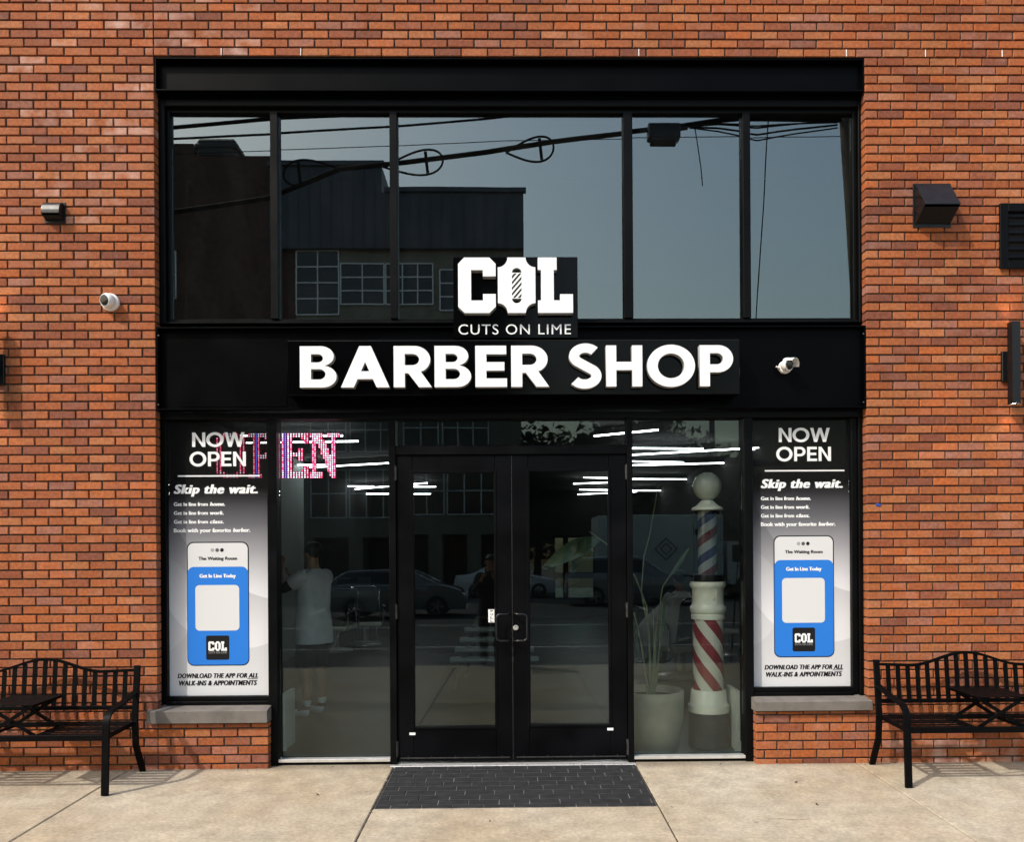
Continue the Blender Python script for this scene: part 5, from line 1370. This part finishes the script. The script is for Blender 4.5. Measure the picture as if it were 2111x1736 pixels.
# the cape: a draped cloth round the client
def cape():
    mb = MB(); n_ = 40; rings = [(.075, .075, 1.135, 0), (.13, .11, 1.11, 0), (.235, .17, 1.07, 0), (.30, .26, .93, -.06), (.37, .40, .78, -.16), (.42, .48, .66, -.20), (.45, .52, .50, -.22)]
    for r_, (rx, ry, z, yo_) in enumerate(rings):
        for k in range(n_):
            a = 2 * math.pi * k / n_; f_ = 1 + (.05 * math.sin(a * 7 + 1) + .04 * math.sin(a * 11)) * (r_ / 6)
            mb.v.append((rx * f_ * math.cos(a), .04 + yo_ + ry * f_ * math.sin(a), z - (.06 * math.sin(a * 3 + .5) if r_ == 6 else 0)))
    for r_ in range(len(rings) - 1):
        for k in range(n_): mb.f.append((r_ * n_ + k, r_ * n_ + (k + 1) % n_, (r_ + 1) * n_ + (k + 1) % n_, (r_ + 1) * n_ + k)); mb.m.append(0)
    return mb.build('cape', M['cape'], client, True)
cape()
# the photographer on the kerb, seen only as a dark reflection
person('person', (-.36, -6.45, gz(-6.3)), R(180), 'photographer in dark clothes mirrored in the left door glass', (((.25, -.10, 1.16), (.13, -.30, 1.34), (-.3, -.5, .6)), ((-.25, -.10, 1.16), (-.10, -.30, 1.34), (.3, -.5, .6))),
       clothes=('shorts', 'shorts', 'shorts'), long_pants=True)

# ================================================================== ACROSS THE STREET (seen mirrored in the glass)
def mir(px, py, L):
    """real place of something mirrored in the glass, L metres in front of the wall"""
    p = at(px, py, 2 * YG + L); return Vector((p.x, -L, p.z))
LB = 40.0
q = lambda px, py: mir(px, py, LB)
ob = thing('opposite_building', (q(700, 1100).x, -LB, ZROAD), 'dark brick and blue clad building across the street, mirrored in the upper windows', 'building')
g0 = ZROAD
xl, x1_, x2_, x3_ = q(300, 500).x - 14, q(562, 400).x, q(790, 400).x, q(1078, 500).x
zt0, zt1, zt2, zc = q(450, 318).z, q(680, 346).z, q(950, 401).z, q(800, 515).z
mb = MB().box(xl, x1_, -LB - 14, -LB, g0, zt0).box(x1_, q(612, 600).x, -LB - 14, -LB - .05, g0, zc)
mb.box(xl, q(395, 300).x, -LB - 13, -LB - .5, zt0, q(370, 284).z)
rel(mb.build('brick_block', M['far_brick']), ob)
mb = MB().box(x1_ + .01, x2_, -LB - 14, -LB + .35, zc, zt1).box(x2_, x3_, -LB - 14, -LB + .35, zc, zt2)
x = x1_ + .3
while x < x3_ - .2:
    mb.box(x, x + .06, -LB + .35, -LB + .40, zc + .01, (zt1 if x < x2_ else zt2) - .02); x += .62
mb.box(x1_ - .1, x2_ + .15, -LB + .2, -LB + .5, zt1, zt1 + .25).box(x2_ + .16, x3_ + .15, -LB + .2, -LB + .5, zt2, zt2 + .25)
rel(mb.build('metal_cladding', M['cladding']), ob)
mb = MB().box(q(612, 600).x, x3_ - .1, -LB - 14, -LB, q(800, 1105).z, zc - .01).box(q(612, 600).x, x3_ - .1, -LB - 14, -LB - 3, g0, q(800, 1105).z)
for px in (620, 720, 880, 960, 1060): mb.box(q(px, 1200).x, q(px, 1200).x + .8, -LB - 2.9, -LB - .01, g0, q(800, 1105).z)
rel(mb.build('concrete_wall', M['spandrel']), ob)
mb = MB().box(q(620, 1200).x, x3_ - .2, -LB - 2.0, -LB - 1.9, g0, q(800, 1105).z - .3)
rel(mb.build('shop_glazing', M['far_pane']), ob)
mb = MB().cbox(q(405, 300).x, q(486, 300).x, -LB - 3, -LB - .2, zt0 + .01, q(440, 277).z, .15).cbox(q(400, 300).x, q(490, 300).x, -LB - 3.1, -LB - .15, zt0 + .5, zt0 + .85, .1)
rel(mb.build('rooftop_unit', M['plinth']), ob)
def far_window(x0, x1, z0, z1, nx, nz):
    f = MB(); t = .07; ya, yb2 = -LB + .002, -LB + .09
    for i in range(nx + 1):
        x = x0 + (x1 - x0) * i / nx; f.box(x - t / 2, x + t / 2, ya, yb2, z0, z1)
    for i in range(nz + 1):
        z = z0 + (z1 - z0) * i / nz; f.box(x0, x1, ya, yb2 - .006, z - t / 2, z + t / 2)
    w_ = rel(f.build('window', M['mullion']), ob)
    pn = MB().box(x0 + .02, x1 - .02, -LB + .004, -LB + .03, z0 + .02, z1 - .02).build('pane', M['far_pane'])
    pn.parent = w_
    return w_
def row(px0, px1, py_t, py_b, pattern, nz):
    x = q(px0, 600).x; k = 0; xe = q(px1, 600).x; z0, z1 = q(800, py_b).z, q(800, py_t).z
    while True:
        wd, nx = pattern[k % len(pattern)]; k += 1
        if x + wd > xe: break
        if nx: far_window(x, x + wd, z0, z1, nx, nz)
        x += wd
far_window(q(613, 600).x, q(700, 600).x, q(650, 648).z, q(650, 517).z, 2, 4)
row(704, 900, 543, 627, [(2.5, 2), (.1, 0), (2.6, 3)], 3)
far_window(q(905, 600).x, q(940, 600).x, q(650, 640).z, q(650, 556).z, 1, 3)
row(640, 1075, 795, 928, [(2.0, 2), (.25, 0), (2.6, 3), (.5, 0)], 3)
row(640, 1075, 966, 1064, [(2.0, 2), (.2, 0), (2.9, 3), (.4, 0)], 2)
far_window(q(352, 560).x - 1.2, q(366, 560).x, q(360, 612).z, q(360, 516).z, 2, 2)

# trees: tapered trunk, limbs and a crown of many leaf-sized faces
def make_tree(h, seed):
    rnd = random.Random(seed)
    root = thing('street_tree', (0, 0, 0), 'x', 'tree', 'trees across the street')
    t = MB(); t.tube([(0, 0, -.3), (.05, 0, h * .2), (-.05, .06, h * .45), (.04, 0, h * .8)], [h * .030, h * .022, h * .015, h * .005], 9)
    tips = []
    for i in range(11):
        a = rnd.uniform(0, 6.28); z = h * rnd.uniform(.22, .7); r = h * rnd.uniform(.16, .33) * (1.1 - abs(z / h - .45))
        e = V(r * math.cos(a), r * math.sin(a), z + h * rnd.uniform(.08, .22)); t.tube([(0, 0, z), tuple(V(0, 0, z).lerp(e, .5) + V(0, 0, -.1)), tuple(e)], [h * .010, h * .006, h * .002], 6); tips.append(e)
    t.build('trunk', M['bark'], root, True)
    c = MB()
    for i in range(56):
        if i < len(tips): ctr = tips[i]
        else:
            a = rnd.uniform(0, 6.28); u = rnd.uniform(.22, 1.0); rr = h * .30 * math.sin(math.pi * min(.97, u) ** .8) * rnd.uniform(.4, 1.05); ctr = V(rr * math.cos(a), rr * math.sin(a), h * u)
        cr = h * rnd.uniform(.05, .10)
        for _ in range(70):
            p = ctr + V(rnd.gauss(0, 1), rnd.gauss(0, 1), rnd.gauss(0, .75)) * cr
            s_ = h * rnd.uniform(.012, .026); d1 = V(rnd.uniform(-1, 1), rnd.uniform(-1, 1), rnd.uniform(-.6, .6)).normalized(); d2 = d1.cross(V(rnd.uniform(-1, 1), rnd.uniform(-1, 1), rnd.uniform(-1, 1))).normalized()
            c.add([p - d1 * s_ * 1.5, p + d2 * s_ * .7, p + d1 * s_ * 1.5, p - d2 * s_ * .7], [(0, 1, 2, 3)])
    c.build('crown', M['foliage'], root)
    return root
LT = 47
protos = [make_tree(10, 3), make_tree(10, 8)]
for i, (px, py, L, lab) in enumerate(((1105, 905, 50, 'broad dark tree mirrored over the doors, touching the opposite building'), (1165, 912, 54, 'lower tree mirrored over the doors, second from the opposite building'), (1215, 925, 56, 'lowest tree mirrored over the doors, where the sky dips deepest'),
                               (1272, 866, 47, 'tall loose tree mirrored at the right end of the glass over the doors'), (1345, 862, 44, 'tallest dark tree, mirrored in the top left of the barber pole window'), (1395, 905, 46, 'dark tree mirrored left of the far pole in the barber pole window'), (1452, 938, 52, 'low dark tree mirrored behind the barber pole globe'), (1512, 965, 56, 'lowest dark tree mirrored at the right of the barber pole window'))):
    t = protos[i] if i < 2 else copy_tree(protos[i % 2])
    p = mir(px, py, L); hgt = p.z - ZROAD + .2; t.location = (p.x, -L, ZROAD); s_ = hgt / 10.4; t.scale = (s_ * 1.05, s_ * 1.05, s_); t.rotation_euler = (0, 0, i * 1.3); t['label'] = lab

# poles, cables
LC = 7.2
def pole(px_t, px_b, L, r, zt, label):
    a, b = mir(px_b, 650, L), mir(px_t, 230, L); d = (b - a) / (b.z - a.z)
    bot = a + d * (ZROAD - a.z); top = a + d * (zt - a.z)
    root = thing('utility_pole', bot, label, 'utility pole')
    MB().tube([(0, 0, -.4), tuple((top - bot) * .5), tuple(top - bot)], [r, r * .9, r * .75], 16).build('shaft', M['wood_pole'], root, True)
    return root, top - bot
pr_, tp_ = pole(1748, 1776, LC, .19, 11.5, 'thick leaning wooden pole mirrored at the right edge of the upper windows')
MB().cbox(-.06, .06, -1.2, 1.2, tp_.z - 1.0, tp_.z - .88, .01, 0, Matrix.Translation((tp_.x, tp_.y, 0))).build('crossarm', M['wood_pole'], pr_)
p = mir(1470, 1000, 30); pl2 = thing('utility_pole', (p.x, -30, ZROAD), 'slim pole mirrored at the top of the barber pole window', 'utility pole')
MB().tube([(0, 0, 0), (0, 0, 10.8)], [.16, .12], 12).build('shaft', M['wood_pole'], pl2, True)
MB().box(0, 3.2, -.05, .05, 5.9, 6.2).build('street_arm', M['vent'], pl2)
def cable(name, pts, r, L, label, extend=True, grp='overhead cables'):
    P3 = [mir(x, y, L) for x, y in pts]
    if extend: P3 = [P3[0] + (P3[0] - P3[1]).normalized() * 14] + P3 + [P3[-1] + (P3[-1] - P3[-2]).normalized() * 10]
    return tag(MB().tube(P3, r, 7).build(name, M['cable'], None, True), label, 'cable', grp)
cable('overhead_cable', [(350, 437), (553, 408), (700, 348), (812, 336), (1000, 313), (1140, 291), (1295, 273), (1390, 263), (1480, 250), (1545, 243), (1725, 246)], .042, LC, 'thickest overhead cable with two slack loops, mirrored across the upper windows')
cable('overhead_cable', [(350, 262), (557, 243), (700, 237), (800, 231)], .035, LC + 1.0, 'upper thick cable mirrored in the top left pane')
cable('overhead_cable', [(350, 285), (470, 279), (577, 274), (805, 260), (1000, 244), (1100, 233)], .020, LC + .6, 'thin cable mirrored just below the window heads')
cable('overhead_cable', [(577, 308), (805, 300), (1050, 289), (1340, 285)], .007, LC + .4, 'thinnest wire mirrored between the two thicker cables')
for i, (dy, r, bow) in enumerate(((0, .014, 0), (8, .016, 6), (14, .012, 12), (3, .012, -7))):
    cable('drop_cable', [(1420, 262 + dy * .2), (1480, 258 + dy * .6 + bow * .5), (1560, 262 + dy + bow), (1640, 254 + dy + bow * .5), (1725, 248 + dy)], r, LC - .1 * i, 'slack cable of the bundle running to the leaning pole in the upper right panes', False, 'slack cables at the pole')
def snow(px, py, px2, label, k):
    """tear-drop slack loop with its cross bar"""
    w_ = px2 - px; pts = []
    for i in range(41):
        a = 2 * math.pi * i / 40; t = (1 - math.cos(a)) / 2
        x = t * w_; y = 36 * math.sin(a) * math.sin(a / 2) ** 1.3
        pts.append((px + x * 1.0, py + y - abs(w_) * .11 * (x / w_) * (1 if w_ > 0 else -1)))
    L = LC - .10
    P3 = [mir(x, y, L) for x, y in pts]
    root = thing('cable_loop', P3[0], label, 'cable loop', 'slack loops on the thick cable')
    rel(MB().tube(P3, .018, 7).build('loop', M['cable'], None, True), root)
    xc = px + w_ * .72; yc = py - abs(w_) * .11 * .72 * (1 if w_ > 0 else -1)
    rel(MB().bar(mir(xc - 2, yc - 22, L), mir(xc + 3, yc + 22, L), .05, .03).build('cross_bar', M['cable']), root)
snow(790, 343, 912, 'tear drop cable loop mirrored left of the middle of the wide upper pane', 1)
snow(1042, 314, 1140, 'tear drop cable loop mirrored right of the middle of the wide upper pane', 1)
snow(700, 346, 585, 'large cable loop mirrored in the second upper pane', -1)
p = mir(1367, 274, LC - .15); sb = thing('splice_box', p, 'dark splice box hanging on the thick cable, mirrored in the fourth upper pane', 'cable box')
m_ = MB().cbox(-.27, .27, -.10, .10, -.14, .12, .02).cbox(-.22, .22, -.11, .11, -.20, -.12, .02).tube([(-.38, 0, .02), (-.27, 0, .03)], .03, 8).tube([(.27, 0, .05), (.40, 0, .07)], .03, 8)
m_.build('case', M['vent'], sb)
cable('hanging_wire', [(1432, 268), (1437, 300), (1444, 350), (1447, 384)], .009, LC - .1, 'loose wire end hanging down in the fourth upper pane', False, None)
cable('guy_wire', [(1583, 225), (1572, 430), (1556, 665)], .010, LC - .3, 'straight guy wire slanting down in the fifth upper pane', True, None)

# cars and a truck
def car(name, L, H, Wd, kind, paint, label, x, y, rz):
    root = thing(name, (x, y, ZROAD), label, 'car', 'parked cars across the street')
    hl = L / 2; wb = .29 * L; rw = .325 * (H / 1.47) ** .5
    if kind == 'hatch': belt, prof = .60, [(-hl, .45, .62), (-hl + .06, .98, .99), (-hl + .30, 1.02, 1.25), (-hl + .62, 1.04, 1.43), (-.35, 1.02, 1.47), (.35, 1.0, 1.42), (.85, .99, 1.18), (1.15, .98, .99), (1.5, .92, .93), (hl - .18, .80, .81), (hl, .55, .56)]
    elif kind == 'sedan': belt, prof = .60, [(-hl, .55, .60), (-hl + .08, .98, .99), (-hl + .75, 1.03, 1.04), (-hl + 1.35, 1.0, 1.36), (-.45, .98, 1.45), (.15, .97, 1.43), (.85, .96, 1.16), (1.15, .95, .97), (1.7, .88, .89), (hl - .15, .74, .75), (hl, .52, .53)]
    else: belt, prof = .60, [(-hl, .55, .62), (-hl + .05, 1.15, 1.18), (-hl + .28, 1.18, 1.66), (-hl + .6, 1.18, 1.76), (-.3, 1.16, 1.80), (.35, 1.14, 1.74), (.88, 1.12, 1.40), (1.15, 1.10, 1.14), (1.6, 1.06, 1.08), (hl - .1, .96, .97), (hl, .60, .62)]
    k = H / max(p[2] for p in prof); hw = Wd / 2
    secs = []
    for px_, zb_, zt_ in prof:
        zb_ *= k; zt_ *= k; cab = zt_ - zb_ > .08; e = abs(px_) / hl; w1 = hw * (1 - .10 * e ** 5)
        wt = w1 - (.10 + (zt_ - zb_) * .32 if cab else .06)
        secs.append([(px_, -w1 * .93, .24), (px_, -w1, .45 if zb_ > .5 else .40), (px_, -w1 * .985, zb_ * .97), (px_, -wt, zt_ - (.05 if cab else .0)), (px_, -wt * .6, zt_ + .0), (px_, wt * .6, zt_), (px_, wt, zt_ - (.05 if cab else 0)), (px_, w1 * .985, zb_ * .97), (px_, w1, .45 if zb_ > .5 else .40), (px_, w1 * .93, .24)])
    m_ = MB(); n_ = 10; vs = [v for s_ in secs for v in s_]; fs = []
    for i in range(len(secs) - 1):
        for j in range(n_): fs.append((i * n_ + j, i * n_ + (j + 1) % n_, (i + 1) * n_ + (j + 1) % n_, (i + 1) * n_ + j))
    fs += [tuple(range(n_)), tuple((len(secs) - 1) * n_ + i for i in range(n_))]
    m_.add(vs, fs); m_.build('body', paint, root, True)
    # side glass and screens, a little proud of the cabin
    cabs = [i for i, p_ in enumerate(prof) if (p_[2] - p_[1]) > .12]
    sg_, ws = MB(), MB()
    for sgn, (lo_, hi_) in ((-1, (2, 3)), (1, (7, 6))):
        i0, i1 = cabs[0], cabs[-1]
        for i in range(i0, i1):
            a, b = secs[i], secs[i + 1]
            lerp = lambda s_, t_: Vector(s_[lo_]).lerp(Vector(s_[hi_]), t_) + V(0, sgn * .006, 0)
            q0 = .0 if i > i0 else .0
            A, B_, C_, D_ = lerp(a, .12), lerp(b, .12), lerp(b, .90), lerp(a, .90)
            if (i - i0) == 1: B_ = B_ - V(.03, 0, 0); C_ = C_ - V(.03, 0, 0)
            sg_.add([A, B_, C_, D_], [(0, 1, 2, 3)])
    sg_.build('side_windows', M['car_glass'], root)
    for i, j_ in ((cabs[0] - 1, cabs[0] + (0 if kind == 'suv' else 0)), (cabs[-1], cabs[-1] + 1)):
        a, b = secs[i], secs[j_]
        up_ = V(0, 0, .012); sh_ = V(-.01 if i < 4 else .01, 0, 0)
        A = [Vector(a[3]).lerp(Vector(a[6]), .06), Vector(a[3]).lerp(Vector(a[6]), .94), Vector(b[3]).lerp(Vector(b[6]), .94), Vector(b[3]).lerp(Vector(b[6]), .06)]
        ws.add([v + up_ + sh_ for v in A], [(0, 1, 2, 3)])
    ws.build('windscreens', M['car_glass'], root)
    for sgn, c3 in ((-1, 3), (1, 6)):
        pts = [Vector(secs[i][c3]) + V(0, sgn * .012, .012) for i in range(cabs[0] - (0 if kind == 'sedan' else 0), cabs[-1] + 2)]
        MB().tube(pts, .026, 8).build('roof_glint_tube', M['chrome'], root, True)  # added chrome tube, stands in for the sky highlight along the roofline
        pts = [Vector(secs[i][2 if sgn < 0 else 7]) + V(0, sgn * .010, -.01) for i in range(cabs[0], cabs[-1] + 2)]
        MB().tube(pts, .018, 8).build('belt_glint_tube', M['chrome'], root, True)  # added chrome tube, gives the beltline its bright glint
    for sx in (-1, 1):
        for sy in (-1, 1):
            t_ = Matrix.Translation((sx * wb, sy * (hw - .10), rw)) @ Matrix.Rotation(R(90), 4, 'X')
            wobj = MB().lathe([(rw * .6, -.11), (rw * .95, -.11), (rw, -.08), (rw, .08), (rw * .95, .11), (rw * .6, .11)], 28, mtx=t_, cap=False).lathe([(.001, .06 * -sy), (rw * .62, .06 * -sy)], 28, mtx=t_, cap=False).build('wheel', M['tyre'], root, True)
            rm = MB()
            for s5 in range(5):
                a = s5 * 2 * math.pi / 5; rm.bar(t_ @ V(0, 0, -sy * .085), t_ @ V(rw * .62 * math.cos(a), rw * .62 * math.sin(a), -sy * .095), .05, .02)
            rm.lathe([(rw * .60, -sy * .10), (rw * .66, -sy * .115), (rw * .60, -sy * .09)], 28, mtx=t_, cap=False)
            o = rm.build('rim', M['rim']); o.parent = wobj
    hl_ = M['print_card']
    for sy in (-1, 1):
        MB().cbox(hl - .16, hl - .03, sy * hw * .72 - .16, sy * hw * .72 + .16, .60 * k, .70 * k, .02).build('headlight', hl_, root)
        MB().cbox(-hl - .005, -hl + .10, sy * hw * .74 - .13, sy * hw * .74 + .13, .72 * k, .88 * k, .02).build('tail_light', M['tail'], root)
    return root
M['tail'] = mat('tail_light_red', (.25, .01, .01), .3)
def paint(n, c, r=.14):
    m = mat(n, c, r, 0, spec=.8); b = m.node_tree.nodes['Principled BSDF']; b.inputs['Coat Weight'].default_value = .8; b.inputs['Coat Roughness'].default_value = .04; return m
cx = lambda px, L: mir(px, 1250, L).x
car('parked_car', 4.15, 1.52, 1.76, 'hatch', paint('dark_green_grey_paint', (.17, .18, .185)), 'dark hatchback mirrored in the left full height window', cx(823, 18.6), -18.6, 0)
car('parked_car', 4.7, 1.46, 1.82, 'sedan', paint('silver_paint', (.82, .83, .84), .2), 'silver sedan mirrored behind the meeting edge of the doors', cx(1045, 29), -29, R(180))
car('parked_car', 4.75, 1.80, 1.92, 'suv', paint('dark_blue_grey_paint', (.20, .21, .225)), 'dark tall car mirrored in the right door glass', cx(1297, 23.4), -23.4, 0)
def truck(px, L):
    p = mir(px, 1200, L); root = thing('box_truck', (p.x, -L, ZROAD), 'box truck with a white cab mirrored in the barber pole window', 'truck')
    MB().cbox(-3.6, 1.6, -1.2, 1.2, .95, 3.45, .03).build('cargo_box', mat('pale_green_box_paint', (.55, .60, .57), .5, 0, .05, 2), root)
    mk = MB()
    for s0 in (.48, .26):
        c = V(-.75, 1.206, 2.05); r1, r2 = s0, s0 - .07
        pts = [c + V(r1 * math.cos(R(a)), 0, r1 * math.sin(R(a))) for a in (0, 90, 180, 270)] + [c + V(r2 * math.cos(R(a)), 0, r2 * math.sin(R(a))) for a in (0, 90, 180, 270)]
        mk.add(pts, [(i, (i + 1) % 4, 4 + (i + 1) % 4, 4 + i) for i in range(4)])
    for k in range(4): mk.box(.45 + k * .17, .45 + k * .17 + .11, 1.204, 1.207, 2.62, 2.86)
    mk.build('box_mark', M['print_black'], root)
    MB().strip([(1.05, .6), (1.05, 2.35), (-1.05, 2.35), (-1.05, .6)], 1.8, 2.9).strip([(1.05, .6), (1.05, 1.45), (-1.05, 1.45), (-1.05, .6)], 2.9, 3.6).build('cab', paint('white_truck_paint', (.6, .61, .6)), root)
    MB().box(2.0, 2.75, 1.051, 1.057, 1.5, 2.2).box(2.0, 2.75, -1.057, -1.051, 1.5, 2.2).box(2.901, 2.907, -.95, .95, 1.5, 2.25).build('cab_windows', M['car_glass'], root)
    for x in (-2.4, 2.6):
        for sy in (-1, 1):
            t_ = Matrix.Translation((x, sy * .95, .48)) @ Matrix.Rotation(R(90), 4, 'X')
            w__ = MB().lathe([(.28, -.14), (.45, -.14), (.48, -.1), (.48, .1), (.45, .14), (.28, .14)], 28, mtx=t_, cap=False).lathe([(.001, -sy * .08), (.29, -sy * .08)], 28, mtx=t_, cap=False).build('wheel', M['tyre'], root, True)
    MB().box(-3.5, 3.4, -.5, .5, .5, .94).build('chassis', M['vent'], root)
truck(1400, 27.5)
